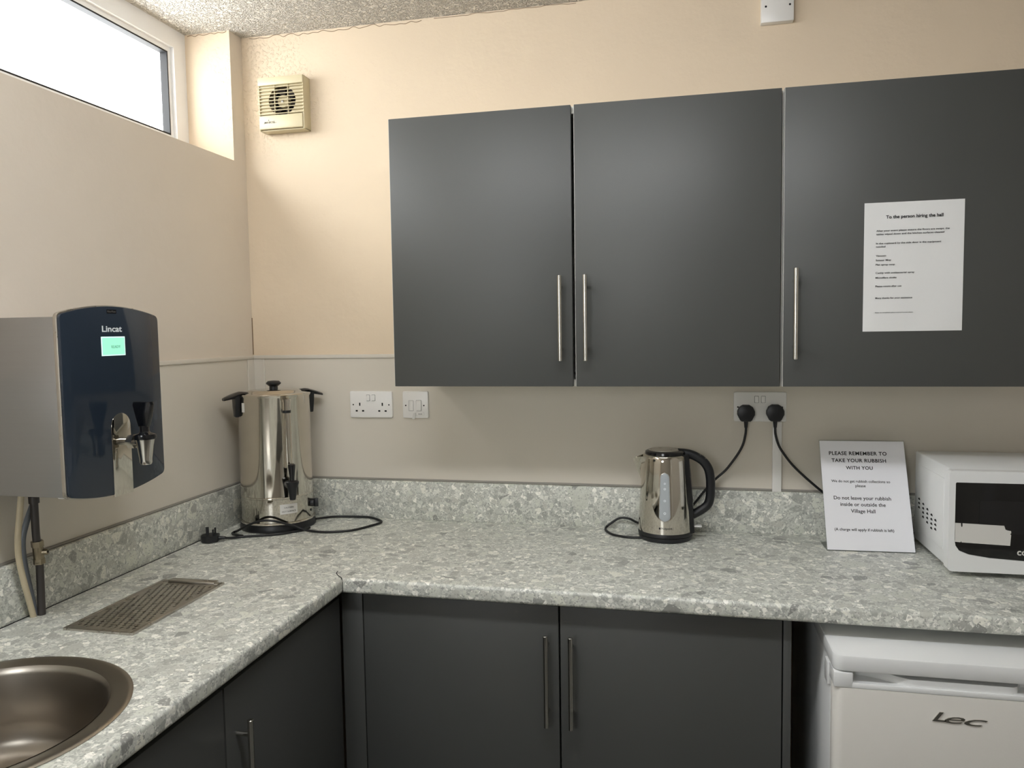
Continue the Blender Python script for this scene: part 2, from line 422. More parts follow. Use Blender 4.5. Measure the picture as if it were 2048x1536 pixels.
box(bm, 0, BX0, RY-0.2, RY, 0, RZ); box(bm, BX1, RX, RY-0.2, RY, 0, RZ)
box(bm, BX0, BX1, RY-0.2, RY, 0, BZ0); box(bm, BX0, BX1, RY-0.2, RY, BZ1, RZ)
struct('wall_front', bm, 'paint3')

def rect_ring(bm, axis, a0, a1, b0, b1, w, d0, d1, bev=0.0):
    o = [(a0, b0), (a1, b0), (a1, b1), (a0, b1)]; i = [(a0+w, b0+w), (a1-w, b0+w), (a1-w, b1-w), (a0+w, b1-w)]
    return holed(bm, o, [i], axis, d0, d1)
# strip window
win = B(); rect_ring(win, 'x', WY1, WY0, WZ0, WZ1, 0.058, WX-0.012, WX+0.03)
w1 = struct('window_1', win, 'upvc')
bm = B(); rect_ring(bm, 'x', WY1+0.05, WY0-0.05, WZ0+0.05, WZ1-0.05, 0.024, WX-0.010, WX+0.018); struct('glazing_bead', bm, 'upvc', w1)
bm = B(); rect_ring(bm, 'x', WY1+0.0735, WY0-0.0735, WZ0+0.0735, WZ1-0.0735, 0.005, WX-0.006, WX+0.0185); struct('gasket', bm, 'gasket', w1)
bm = B(); box(bm, WX-0.003, WX+0.003, WY1+0.076, WY0-0.076, WZ0+0.076, WZ1-0.076); struct('window_pane', bm, 'pane', w1)
# unseen window added behind the camera to let in fill light
win = B(); rect_ring(win, 'y', BX0, BX1, BZ0, BZ1, 0.06, RY-0.12, RY-0.05); box(win, (BX0+BX1)/2-0.03, (BX0+BX1)/2+0.03, RY-0.12, RY-0.05, BZ0+0.06, BZ1-0.06)
w2 = struct('added_fill_window', win, 'upvc')
bm = B(); box(bm, BX0+0.06, BX1-0.06, RY-0.087, RY-0.083, BZ0+0.06, BZ1-0.06); struct('window_pane', bm, 'pane', w2)
# door behind the camera
bm = B(); box(bm, RX-0.04, RX, -3.2, -2.4, 0, 2.0, 0.003); d1 = struct('door_1', bm, 'wood')
bm = B(); cyl(bm, (RX-0.04, -2.48, 1.0), (RX-0.09, -2.48, 1.0), 0.009); box(bm, RX-0.1, RX-0.085, -2.6, -2.47, 0.99, 1.01, 0.004); struct('door_handle', bm, 'chrome', d1)
bm = B(); rect_ring(bm, 'x', -3.26, -2.34, -0.06, 2.06, 0.06, RX-0.02, RX); struct('trim_1', bm, 'upvc')

# hairline cracks where the paint meets the ceiling and in the corner
def crack(p0, p1, n, amp, name, seed, r=0.0008):
    random.seed(seed); p0, p1 = Vector(p0), Vector(p1); pts = []
    for i in range(n+1):
        q = p0.lerp(p1, i/n); q += Vector((0, 0, -abs(random.uniform(0, amp)))) if abs(p0.z-p1.z) < 0.2 else Vector((random.uniform(0, amp), 0, 0)); pts.append(q)
    struct(name, tube(B(), pts, r, 6, 3), 'crack')
crack((0.03, -0.0004, RZ-0.001), (0.62, -0.0004, RZ-0.001), 34, 0.010, 'trim_11', 3)
crack((0.66, -0.0004, RZ-0.001), (1.1, -0.0004, RZ-0.001), 20, 0.004, 'trim_12', 5, 0.0007)
crack((-0.15, WY0-0.0004, RZ-0.002), (-0.01, WY0-0.0004, RZ-0.002), 10, 0.008, 'trim_13', 7)
crack((0.0012, -0.001, 1.56), (0.0012, -0.001, 1.436), 10, 0.003, 'trim_14', 9, 0.0013)

# added fill light for worktop and fridge: unseen batten with a glowing diffuser
LXc, LYc = 1.08, -1.52
T0 = None
def added_fill_light():
    T = Thing('added_fill_light', 'added fill light shaped as a white batten, unseen on the ceiling above the camera', 'light', (LXc, LYc, RZ))
    bm = B(); box(bm, LXc-0.62, LXc+0.62, LYc-0.06, LYc+0.06, RZ-0.04, RZ, 0.004); T.part('housing', bm, 'upvc')
    bm = B(); box(bm, LXc-0.60, LXc+0.60, LYc-0.075, LYc+0.075, RZ-0.085, RZ-0.0405, 0.012); T.part('diffuser', bm, 'lampd')
added_fill_light()

# wall cladding between worktop and rail, with its trims
CZ = 1.4335
bm = B(); box(bm, 0.0045, RX, -0.004, 0, 0.9, CZ-0.008); struct('trim_2', bm, 'clad')
bm = B(); box(bm, 0, 0.004, -2.9, -0.0045, 0.9, CZ-0.008); struct('trim_3', bm, 'clad')
bm = B(); box(bm, 0.006, RX, -0.009, 0, CZ-0.012, CZ, 0.0015); struct('trim_4', bm, 'cladtrim')
bm = B(); box(bm, 0, 0.009, -2.9, -0.0095, CZ-0.012, CZ, 0.0015); struct('trim_5', bm, 'cladtrim')
bm = B()
box(bm, 0.0042, 0.042, -0.0065, -0.0041, 1.0, CZ-0.0125); box(bm, 0.040, 0.044, -0.0085, -0.0041, 1.0, CZ-0.0125, 0.001)
box(bm, 0.0042, 0.0066, -0.042, -0.0042, 1.0, CZ-0.0125); box(bm, 0.0042, 0.0085, -0.046, -0.042, 1.0, CZ-0.0125, 0.001)
struct('trim_6', bm, 'cladtrim')
bm = B(); tube(bm, [(0.0205, -0.006, 1.0265), (2.7, -0.006, 1.0265)], 0.004, 8, 0); struct('trim_7', bm, 'silic')
bm = B(); tube(bm, [(0.006, -0.012, 1.0265), (0.006, -2.2, 1.0265)], 0.004, 8, 0); struct('trim_8', bm, 'silic')

# ------------------------------------------------------------------ worktops
WT, WTH, FX, FY = 0.9, 0.038, 0.588, -0.608
JX, JY = 0.550, -0.570          # end of the mitred joint
def slab(poly, front, name, label, loc, holes=()):
    t = bmesh.new()
    A = [t.verts.new((x, y, WT-WTH)) for x, y in poly]; Z = [t.verts.new((x, y, WT)) for x, y in poly]
    t.faces.new(A[::-1]); t.faces.new(Z); n = len(poly); es = []
    for i in range(n):
        j = (i+1) % n; t.faces.new((A[i], A[j], Z[j], Z[i]))
        if i in front: es += [t.edges.get((A[i], A[j])), t.edges.get((Z[i], Z[j]))]
    bmesh.ops.recalc_face_normals(t, faces=t.faces[:])
    bmesh.ops.bevel(t, geom=es, offset=0.009, segments=5, affect='EDGES', profile=0.5)
    me = bpy.data.meshes.new(name); t.to_mesh(me); t.free(); me.materials.append(MT['terr'])
    o = bpy.data.objects.new(name, me); C.objects.link(o)
    for kind, args in holes:
        c = B()
        if kind == 'c': cyl(c, (args[0], args[1], 0.8), (args[0], args[1], 1.0), args[2], seg=72)
        else: box(c, *args)
        cm = bpy.data.meshes.new('cut'); c.to_mesh(cm); c.free(); co = bpy.data.objects.new('cut', cm); C.objects.link(co)
        md = o.modifiers.new('b', 'BOOLEAN'); md.object = co; md.operation = 'DIFFERENCE'; md.solver = 'EXACT'
        bpy.context.view_layer.update()
        nm = bpy.data.meshes.new_from_object(o.evaluated_get(bpy.context.evaluated_depsgraph_get()))
        o.modifiers.clear(); o.data = nm; bpy.data.objects.remove(co)
    o.data.shade_smooth(); o.data.set_sharp_from_angle(angle=math.radians(35))
    o['label'] = label; o['category'] = 'worktop'
    return o
slab([(0, 0), (0, JY), (JX, JY), (FX, FY), (2.75, FY), (2.75, 0)], [3], 'worktop',
     'grey terrazzo-look worktop along the back wall carrying urn, kettle and microwave', (0,0,0))
SX, SY, SR = 0.302, -1.362, 0.235
g = 0.0007
slab([(0, JY), (0, -2.5), (FX, -2.5), (FX, FY-g), (JX, JY-g*1.4), (JX, JY)][:0] or [(0, JY-0.0002), (0, -2.5), (FX, -2.5), (FX, FY-0.0014), (JX-0.0005, JY-0.0012)], [2], 'worktop',
     'grey terrazzo-look worktop along the left wall with the round sink let into it', (0,0,0),
     [('c', (SX, SY, 0.222)), ('b', (0.168, 0.314, -1.005, -0.712, 0.8, 1.0))])
# dark hairline of the mitred joint
bm = B(); tube(bm, [(FX+0.0004, FY-0.0004, WT-0.012), (FX-0.004, FY+0.003, WT+0.0002), (0.572, -0.594, WT+0.0002), (0.556, -0.573, WT+0.0002), (0.553, -0.560, WT+0.0002)], 0.0011, 6, 6)
bx = B(); tube(bm, [(FX+0.0002, FY-0.0002, WT-0.009), (FX+0.0002, FY-0.0002, WT-0.036)], 0.0009, 6, 0); bx.free()
struct('trim_9', bm, 'dark')
UZ = 1.024
bm = B(); box(bm, 0.0205, 2.75, -0.02, -0.0045, WT, UZ, 0.0018)
single('worktop_upstand', bm, 'terr', 'long low terrazzo-look upstand at the foot of the back wall, behind the kettle', 'upstand', (1.38, -0.012, WT))
bm = B(); box(bm, 0.0045, 0.02, -2.5, -0.0205, WT, UZ, 0.0018)
single('worktop_upstand', bm, 'terr', 'low terrazzo-look upstand along the left wall, behind the perforated drip tray', 'upstand', (0.012, -1.2, WT))
bm = B(); tube(bm, [(0.0215, -0.30, WT+0.0005), (0.0215, -1.4, WT+0.0005)], 0.0011, 6, 0); struct('trim_10', bm, 'dark')

# ------------------------------------------------------------------ wall cabinets
def bar_handle(T, parent, p, dirn, z0, z1, stand=0.032, r=0.006):
    """p: (x, y) on the door face, dirn: outward unit (x, y)."""
    bx_, by_ = p[0]+dirn[0]*stand, p[1]+dirn[1]*stand
    bm = B(); t = bmesh.new(); cyl(t, (bx_, by_, z0), (bx_, by_, z1), r, seg=20); bmesh.ops.bevel(t, geom=[e for e in t.edges if abs(e.verts[0].co.z-e.verts[1].co.z) < 1e-6], offset=0.0008, segments=1, affect='EDGES'); merge(bm, t)
    L = z1-z0
    for z in (z0+L*0.135, z1-L*0.135): cyl(bm, (p[0], p[1], z), (bx_, by_, z), 0.0045, seg=14)
    return T.part('handle', bm, 'chrome', parent)
DF = -0.336
def wall_cabinet(x0, x1, doors, label, zb=1.353, zt=2.0757):
    T = Thing('wall_cabinet', label, 'cabinet', ((x0+x1)/2, -0.16, zb), group='grey cabinets on the back wall')
    bm = B(); t = 0.018
    box(bm, x0, x0+t, DF+0.021, -0.0005, zb, zt, 0.0008); box(bm, x1-t, x1, DF+0.021, -0.0005, zb, zt, 0.0008)
    box(bm, x0+t, x1-t, DF+0.021, -0.0005, zb, zb+t); box(bm, x0+t, x1-t, DF+0.021, -0.0005, zt-t, zt); box(bm, x0+t, x1-t, -0.02, -0.009, zb+t, zt-t)
    T.part('body', bm, 'carc')
    for a, b, hx in doors:
        bm = B(); box(bm, a, b, DF, DF+0.018, zb+0.001, zt-0.001, 0.0012)
        d = T.part('door', bm, 'grey')
        bm = B(); e = 0.0008
        box(bm, a-e, a+0.0004, DF+0.0015, DF+0.0175, zb+0.001, zt-0.001)
        T.part('edging', bm, 'carc', d, label='pale edge strip of the door')
        bar_handle(T, d, (hx, DF), (0, -1), 1.422, 1.642)
wall_cabinet(0.633, 1.6415, [(0.633, 1.1268, 1.098), (1.1350, 1.6397, 1.1635)], 'wide grey wall cabinet with two doors whose bar handles meet in the middle')
wall_cabinet(1.6435, 2.262, [(1.6470, 2.260, 1.6715)], 'grey wall cabinet with a typed notice on its door, nearest the right side')

# ------------------------------------------------------------------ base cabinets
BF = -0.57; BT = 0.850; KZ = 0.15
def handle_at(T, d, p, dirn, z0, z1): bar_handle(T, d, p, dirn, z0, z1)
T = Thing('base_cabinet', 'wide dark grey base cabinet with two doors under the back worktop', 'cabinet', (1.12, -0.3, 0), group='grey base cabinets under the worktops')
bm = B(); box(bm, 0.626, 0.644, BF+0.02, -0.02, 0.15, 0.860); box(bm, 1.600, 1.618, BF+0.02, -0.02, 0.15, 0.860); box(bm, 0.644, 1.6, BF+0.02, -0.02, 0.15, 0.168); box(bm, 0.644, 1.6, -0.04, -0.02, 0.168, 0.86)
T.part('body', bm, 'carc')
for a, b, hx in ((0.6245, 1.1185, 1.092), (1.1225, 1.6215, 1.1505)):
    bm = B(); box(bm, a, b, BF, BF+0.018, KZ, BT, 0.0012); d = T.part('door', bm, 'grey'); bar_handle(T, d, (hx, BF), (0, -1), 0.566, 0.788, 0.030)
bm = B(); box(bm, 0.626, 1.62, -0.5, -0.485, 0, 0.149); T.part('plinth', bm, 'grey')
bm = B(); box(bm, 1.6245, 1.6415, BF, -0.02, 0.0, 0.861, 0.0008)
single('end_panel', bm, 'grey', 'narrow upright grey panel between the two-door base cabinet and the fridge gap', 'panel', (1.633, -0.3, 0))
bm = B(); box(bm, 0.566, 0.6215, BF, BF+0.018, 0.0, 0.861, 0.0008)
single('corner_filler', bm, 'grey', 'narrow grey filler strip in the inside corner between the two runs of cabinets', 'panel', (0.594, BF, 0))
LF = 0.562
def left_cab(y0, y1, hy, label, z1h=0.762):
    T = Thing('base_cabinet', label, 'cabinet', (0.3, (y0+y1)/2, 0), group='grey base cabinets under the worktops')
    bm = B(); box(bm, 0.03, LF-0.02, y0, y0+0.016, 0.15, 0.69); box(bm, 0.03, LF-0.02, y1-0.016, y1, 0.15, 0.69); box(bm, 0.03, LF-0.02, y0+0.016, y1-0.016, 0.15, 0.166); box(bm, LF-0.04, LF-0.02, y0+0.016, y1-0.016, 0.6, 0.69)
    T.part('body', bm, 'carc')
    bm = B(); box(bm, LF-0.018, LF, y0+0.0015, y1-0.0015, KZ, 0.838, 0.0012); d = T.part('door', bm, 'grey')
    bar_handle(T, d, (LF, hy), (1, 0), z1h-0.22, z1h, 0.030)
    bm = B(); box(bm, 0.485, 0.5, y0, y1, 0, 0.149); T.part('plinth', bm, 'grey')
left_cab(-1.0725, -0.5725, -1.036, 'dark grey base cabinet beside the corner under the left worktop, handle near the sink')
left_cab(-1.6745, -1.0745, -1.64, 'dark grey base cabinet directly under the round sink')

# ------------------------------------------------------------------ sink
T = Thing('round_sink', 'round stainless steel sink set into the left worktop', 'sink', (SX, SY, WT))
bm = B(); lathe(bm, [(0.2185, -0.003), (0.2205, 0.0002), (0.235, 0.0004), (0.2352, 0.0018), (0.232, 0.0034), (0.226, 0.0036), (0.222, 0.0030), (0.206, 0.0012), (0.200, -0.001)], 96)
T.part('rim', bm, 'sinkm', world=False)
bm = B(); lathe(bm, [(0.2005, 0.0006), (0.198, -0.004), (0.1955, -0.012), (0.194, -0.10), (0.190, -0.130), (0.180, -0.150), (0.165, -0.158), (0.10, -0.163), (0.045, -0.168), (0.042, -0.172), (0.0, -0.172)], 96)
bowl = T.part('bowl', bm, 'sinkm', world=False, smooth=60)
bm = B(); lathe(bm, [(0.041, -0.166), (0.038, -0.1655), (0.03, -0.170), (0, -0.170)], 32); T.part('drain', bm, 'chrome', world=False)

# ------------------------------------------------------------------ drip tray
T = Thing('drip_tray', 'perforated stainless steel drip tray let into the left worktop below the boiler', 'tray', (0.241, -0.8585, WT))
x0, x1, y0, y1 = 0.158, 0.324, -1.017, -0.700
holes = []; px_ = 0.0145; py_ = 0.0107; k = 0
yy = y0+0.028
while yy < y1-0.026:
    off = (-0.0036*k) % px_
    cx = x0+0.0165+off
    while cx < x1-0.0165:
        L_, W_ = 0.0040, 0.0021
        sk = 0.27
        holes.append([(a_+sk*(b_-yy), b_) for a_, b_ in [(cx-W_, yy-L_*0.65), (cx-W_*0.5, yy-L_), (cx+W_*0.5, yy-L_), (cx+W_, yy-L_*0.65), (cx+W_, yy+L_*0.65), (cx+W_*0.5, yy+L_), (cx-W_*0.5, yy+L_), (cx-W_, yy+L_*0.65)]])
        cx += px_
    yy += py_; k += 1
bm = B(); holed(bm, [(x0+0.008, y0+0.012), (x1-0.008, y0+0.012), (x1-0.008, y1-0.012), (x0+0.008, y1-0.012)], holes, 'z', WT+0.0022, WT+0.0034)
T.part('perforated_plate', bm, 'satin')
bm = B()
box(bm, x0, x0+0.008, y0, y1, WT, WT+0.0058, 0.0012); box(bm, x1-0.009, x1, y0, y1, WT, WT+0.0058, 0.0012)
box(bm, x0+0.0082, x1-0.031, y0+0.0004, y0+0.014, WT+0.0002, WT+0.005, 0.001); box(bm, x1-0.0302, x1-0.0092, y0+0.0002, y0+0.014, WT+0.0001, WT+0.0056, 0.001)
box(bm, x0+0.0082, x1-0.0092, y1-0.014, y1-0.0004, WT+0.0002, WT+0.005, 0.001)
box(bm, x0+0.022, x1-0.018, y1-0.016, y1+0.004, WT+0.004, WT+0.0085, 0.002)
T.part('frame', bm, 'satin')
bm = B(); t = bmesh.new()
box(bm, 0.172, 0.310, -1.001, -0.716, WT-0.032, WT-0.030); box(bm, 0.170, 0.172, -1.003, -0.714, WT-0.032, WT); box(bm, 0.310, 0.312, -1.003, -0.714, WT-0.032, WT); box(bm, 0.172, 0.310, -1.003, -1.001, WT-0.032, WT); box(bm, 0.172, 0.310, -0.716, -0.714, WT-0.032, WT); t.free()
T.part('catch_pan', bm, 'dark')

# ------------------------------------------------------------------ wall boiler
T = Thing('water_boiler', 'wall-mounted hot water boiler with dark glass front and steel sides above the drip tray', 'boiler', (0, -0.93, 1.19))
px0 = 0.24; ya, yb = -1.069, -0.787; zt_, zb_ = 1.546, 1.190
def shield(d, rc=0.012):
    ym = (ya+yb)/2; h = (yb-ya)/2+d; out = []
    sag_t, sag_b = 0.019, 0.020; n = 24
    for i in range(n+1):                      # top, right to left
        s = 1-2*i/n; out.append((ym+h*s, zt_+d+sag_t*(1-s*s)))
    for i in range(n+1):
        s = -1+2*i/n; out.append((ym+h*s, zb_-d-sag_b*(1-s*s)))
    # soften the four corners
    P = out[:]; c = {0: 1, n: 1, n+1: 1, 2*n+1: 1}; res = []
    for i, p in enumerate(P):
        if i in c:
            a = Vector(P[i-1]); q = Vector(p); b = Vector(P[(i+1) % len(P)])
            da = (a-q).normalized()*min(rc, (a-q).length*0.8); db = (b-q).normalized()*min(rc, (b-q).length*0.8)
            for k in range(6):
                t = k/5; res.append(tuple((q+da)*(1-t)**2+q*2*t*(1-t)+(q+db)*t*t))
        else: res.append(p)
    return res
bm = B(); box(bm, 0.0092, 0.2265, ya+0.004, yb-0.010, zb_-0.002, zt_-0.004, 0.002); T.part('body', bm, 'brushed')
bm = B(); prism(bm, shield(0.0022), 'x', 0.2265, 0.2355, 0.001); T.part('bezel', bm, 'satin')
bm = B(); prism(bm, shield(0.0), 'x', 0.2355, px0, 0.001, 'end'); fp = T.part('front_panel', bm, 'glassfront')
X = px0
bm = B(); prism(bm, [(-0.9635, 1.4625), (-0.8955, 1.4625), (-0.8955, 1.5022), (-0.9635, 1.5022)], 'x', X-0.001, X+0.0006); T.part('display', bm, 'lcdb', fp)
bm = B(); prism(bm, [(-0.9615, 1.4645), (-0.8975, 1.4645), (-0.8975, 1.5002), (-0.9615, 1.5002)], 'x', X, X+0.0009); T.part('display_screen', bm, 'lcd', fp)
fx = lambda off: (lambda u, v, t: (off+t, u, v))
bm = B(); text(bm, 'READY', 0.026, -0.923, 1.478, fn=fx(X+0.0009)); T.part('display_text', bm, 'faintink', fp)
bm = B(); text(bm, 'Lincat', 0.057, -0.931, 1.5125, bold=0.018, fn=fx(X+0.0001), h=0.0175); T.part('brand_lettering', bm, 'badge', fp)
bm = B(); prism(bm, [(-0.944, 1.5505), (-0.9165, 1.5505), (-0.9165, 1.5585), (-0.944, 1.5585)], 'x', X, X+0.0004); T.part('brand_plate', bm, 'gloss', fp)
bm = B(); text(bm, 'FilterFlow', 0.024, -0.9305, 1.5525, fn=fx(X+0.0004)); T.part('plate_lettering', bm, 'greyink', fp)
sy = -0.9205; sw = 0.028
pts = [(sy+sw*math.cos(a), 1.3125+sw*math.sin(a)) for a in [PI*i/20 for i in range(21)]]+[(sy-sw, 1.166), (sy+sw, 1.166)]
bm = B(); prism(bm, pts, 'x', X-0.002, X+0.0016, 0.0004, 'end'); T.part('tap_plate', bm, 'mirror')
bm = B(); cyl(bm, (X, sy, 1.281), (X+0.032, sy, 1.281), 0.0085)
cyl(bm, (X+0.022, sy, 1.281), (X+0.037, sy, 1.281), 0.0165, seg=6); cyl(bm, (X+0.037, sy, 1.281), (X+0.046, sy, 1.281), 0.0105)
lathe(bm, [(0, 1.232), (0.0105, 1.232), (0.0125, 1.236), (0.0125, 1.243), (0.0165, 1.272), (0.0195, 1.287), (0, 1.287)], 24, (X+0.058, sy))
tp = T.part('tap', bm, 'chrome')
bm = B(); cx = X+0.058
lathe(bm, [(0, 1.286), (0.0225, 1.286), (0.0235, 1.290), (0.0225, 1.296), (0.012, 1.299), (0.0095, 1.302), (0.0095, 1.314), (0, 1.314)], 24, (cx, sy))
t = bmesh.new()   # flared paddle
prism(t, [(cx-0.010, 1.312), (cx+0.010, 1.312), (cx+0.016, 1.330), (cx+0.022, 1.358), (cx+0.020, 1.3645), (cx-0.020, 1.3645), (cx-0.022, 1.358), (cx-0.015, 1.330)], 'y', sy-0.007, sy+0.007, 0.002)
merge(bm, t); T.part('tap_lever', bm, 'gloss', tp)
bm = B(); box(bm, 0.13, 0.20, -1.02, -0.93, 1.182, 1.189); lathe(bm, [(0, 1.170), (0.008, 1.172), (0.01, 1.182), (0, 1.183)], 16, (0.16, -1.0)); T.part('bottom_fitting', bm, 'white')

# pipes under the boiler
bm = B(); tube(bm, [(0.045, -0.983, 1.195), (0.045, -0.988, 1.167), (0.045, -0.996, 1.121), (0.046, -1.003, 1.081), (0.045, -1.002, 1.037), (0.043, -0.991, 0.985), (0.038, -0.977, 0.943), (0.033, -0.963, 0.90)], 0.0062, 14)
single('drain_hose', bm, 'hose', 'cream plastic hose hanging from the boiler down to the worktop', 'hose', (0.033, -0.963, 0.9))
T = Thing('water_pipe', 'dark grey water pipe with a metal valve between boiler and worktop', 'pipe', (0.04, -0.949, 0.9))
bm = B(); tube(bm, [(0.045, -0.956, 1.188), (0.045, -0.956, 1.150), (0.045, -0.956, 1.08), (0.045, -0.953, 1.045), (0.044, -0.950, 1.016), (0.041, -0.949, 0.90)], 0.0078, 16); T.part('pipe', bm, 'pipe')
bm = B(); cyl(bm, (0.045, -0.956, 1.188), (0.045, -0.956, 1.148), 0.0105); cyl(bm, (0.045, -0.956, 1.166), (0.045, -0.934, 1.176), 0.0095); T.part('elbow_fitting', bm, 'pipe')
bm = B()
cyl(bm, (0.045, -0.9545, 1.065), (0.045, -0.9535, 1.052), 0.0125, seg=6); cyl(bm, (0.045, -0.9535, 1.052), (0.0445, -0.951, 1.026), 0.0105); cyl(bm, (0.0445, -0.951, 1.026), (0.044, -0.9505, 1.014), 0.0118, seg=6)
cyl(bm, (0.045, -0.9525, 1.0395), (0.062, -0.945, 1.0395), 0.0062)
vv = T.part('valve', bm, 'brass')
bm = B(); cyl(bm, (0.0618, -0.9451, 1.0395), (0.0625, -0.9448, 1.0395), 0.0028, seg=10); T.part('valve_slot', bm, 'hole', vv)
bm = B(); tube(bm, [(0.033, -0.935, 1.19), (0.033, -0.945, 1.15), (0.03, -0.962, 1.11), (0.028, -0.974, 1.07), (0.027, -0.972, 1.02), (0.028, -0.963, 0.96), (0.029, -0.9535, 0.90)], 0.0062, 12)
single('inlet_tube', bm, 'tubeg', 'blue-grey flexible tube between the cream hose and the dark pipe', 'tube', (0.029, -0.9535, 0.9))

# ------------------------------------------------------------------ urn
UX, UY = 0.156, -0.148; R_ = 0.109
TH = math.radians(47)
T = Thing('tea_urn', 'tall stainless steel tea urn with black tap standing in the corner of the worktop', 'urn', (UX, UY, WT), TH)
U = lambda name, bm, m, parent=None, **k: T.part(name, bm, m, parent, world=False, **k)
bm = B(); lathe(bm, [(0, 0.0), (0.111, 0.0), (0.115, 0.004), (0.115, 0.012), (0.1135, 0.016), (0.1135, 0.021), (0.110, 0.026), (0.0, 0.026)], 72); U('base', bm, 'black')
bm = B(); lathe(bm, [(0.1135, 0.0245), (0.115, 0.027), (0.1135, 0.029), (0.1085, 0.030), (0.1085, 0.101), (0.1095, 0.102), (0.1095, 0.104)], 72); lower = U('lower_housing', bm, 'mirror')
bm = B(); lathe(bm, [(0.1085, 0.103), (0.111, 0.104), (0.111, 0.107), (0.1093, 0.108), (R_, 0.11), (R_, 0.410), (0.1115, 0.414), (0.1125, 0.418), (0.110, 0.4195), (0.105, 0.417)], 72); body = U('body', bm, 'mirror')
bm = B(); lathe(bm, [(0.1095, 0.4185), (0.108, 0.4205), (0.085, 0.423), (0.078, 0.428), (0.070, 0.4305), (0.02, 0.432), (0, 0.432)], 72); lid = U('lid', bm, 'mirror')
bm = B(); lathe(bm, [(0, 0.431), (0.013, 0.431), (0.0125, 0.440), (0.016, 0.443), (0.0225, 0.448), (0.0225, 0.452), (0.017, 0.457), (0.0, 0.459)], 32); U('knob', bm, 'black', lid)
# side handles
for s in (-1, 1):
    bm = B()
    # bracket: tapered leg against the body
    t = bmesh.new()
    prism(t, [(-0.023, 0.418), (0.023, 0.418), (0.018, 0.385), (0.009, 0.352), (-0.009, 0.352), (-0.018, 0.385)], 'y', 0, 0.016, 0.004)   # (x,z) thick in y
    for v in t.verts: v.co = ((R_-0.0015+v.co.y+0.004*0)*s, v.co.x, v.co.z)
    bmesh.ops.recalc_face_normals(t, faces=t.faces[:]); merge(bm, t)
    # grip: runs out and slightly down, cupped
    n = 10; rows = []
    t = bmesh.new()
    for i in range(n+1):
        f = i/n; r = 0.082+0.072*f; z = 0.425+0.002*math.sin(f*PI)-0.016*max(0, f-0.3)*1.4; w = 0.017+0.010*math.sin(min(1, f*1.4)*PI/2) - 0.012*max(0, f-0.75)*4
        th = (0.0125-0.008*max(0, f-0.45)*1.6) if f > 0.33 else 0.0035
        row = [t.verts.new((r*s, -w, z-0.002)), t.verts.new((r*s, -w*0.6, z+0.002)), t.verts.new((r*s, w*0.6, z+0.002)), t.verts.new((r*s, w, z-0.002)), t.verts.new((r*s, w*0.7, z-th)), t.verts.new((r*s, -w*0.7, z-th))]
        rows.append(row)
    for a, b in zip(rows, rows[1:]):
        for i in range(6): t.faces.new((a[i], a[(i+1) % 6], b[(i+1) % 6], b[i]))
    t.faces.new(rows[0]); t.faces.new(rows[-1][::-1]); bmesh.ops.recalc_face_normals(t, faces=t.faces[:]); merge(bm, t)
    U('handle', bm, 'black')
# sight tube and tap (local -y)
bm = B(); cyl(bm, (0, -R_-0.008, 0.20), (0, -R_-0.008, 0.400), 0.0125, seg=28); cyl(bm, (0, -R_-0.008, 0.400), (0, -R_-0.008, 0.408), 0.0145, seg=28)
sg = U('sight_tube', bm, 'mirror')
bm = B(); cyl(bm, (0, -R_-0.008, 0.366), (0, -R_-0.008, 0.374), 0.0131, seg=28); U('tube_band', bm, 'black', sg)
bm = B()
cyl(bm, (0, -R_+0.002, 0.146), (0, -R_-0.03, 0.146), 0.011, seg=20)
lathe(bm, [(0, 0.106), (0.0085, 0.106), (0.0095, 0.111), (0.014, 0.140), (0.0195, 0.156), (0.0195, 0.161), (0.010, 0.164), (0, 0.165)], 24, (0, -R_-0.038)); tap = U('tap', bm, 'black')
bm = B(); lathe(bm, [(0, 0.163), (0.0068, 0.163), (0.0075, 0.174), (0.0108, 0.206), (0.0108, 0.212), (0.007, 0.215), (0, 0.215)], 20, (0, -R_-0.038)); U('tap_lever', bm, 'gloss', tap)
def onurn(r, z0):
    def f(u, v, t): return ((r+t)*math.sin(u/r), -(r+t)*math.cos(u/r), v+z0)
    return f
def wrap_rect(u0, u1, z0, z1, r, th=0.0006, n=10):
    bm = B(); rows = []
    for i in range(n+1):
        u = u0+(u1-u0)*i/n; a = u/r
        rows.append([bm.verts.new(((r+d)*math.sin(a), -(r+d)*math.cos(a), z)) for d, z in ((0, z0), (th, z0), (th, z1), (0, z1))])
    for a, b in zip(rows, rows[1:]):
        for i in range(4): bm.faces.new((a[i], a[(i+1) % 4], b[(i+1) % 4], b[i]))
    bm.faces.new(rows[0]); bm.faces.new(rows[-1][::-1]); bmesh.ops.recalc_face_normals(bm, faces=bm.faces[:]); return bm
r1 = 0.1087
def tilt(bmx):
    return bmx
st = U('warning_sticker', wrap_rect(-0.027, 0.027, 0.056, 0.086, r1), 'sticker', lower)
bm = B(); text(bm, 'CAUTION:', 0.030, 0.0, 0.0735, bold=0.01, fn=onurn(r1+0.0006, 0)); text(bm, 'HOT SURFACE', 0.043, 0.0, 0.0615, bold=0.01, fn=onurn(r1+0.0006, 0)); U('sticker_text', bm, 'greyink', lower)
uu = -math.radians(73)*R_
U('label_sticker', wrap_rect(uu-0.0065, uu+0.0065, 0.368, 0.396, R_+0.0002), 'white', body)
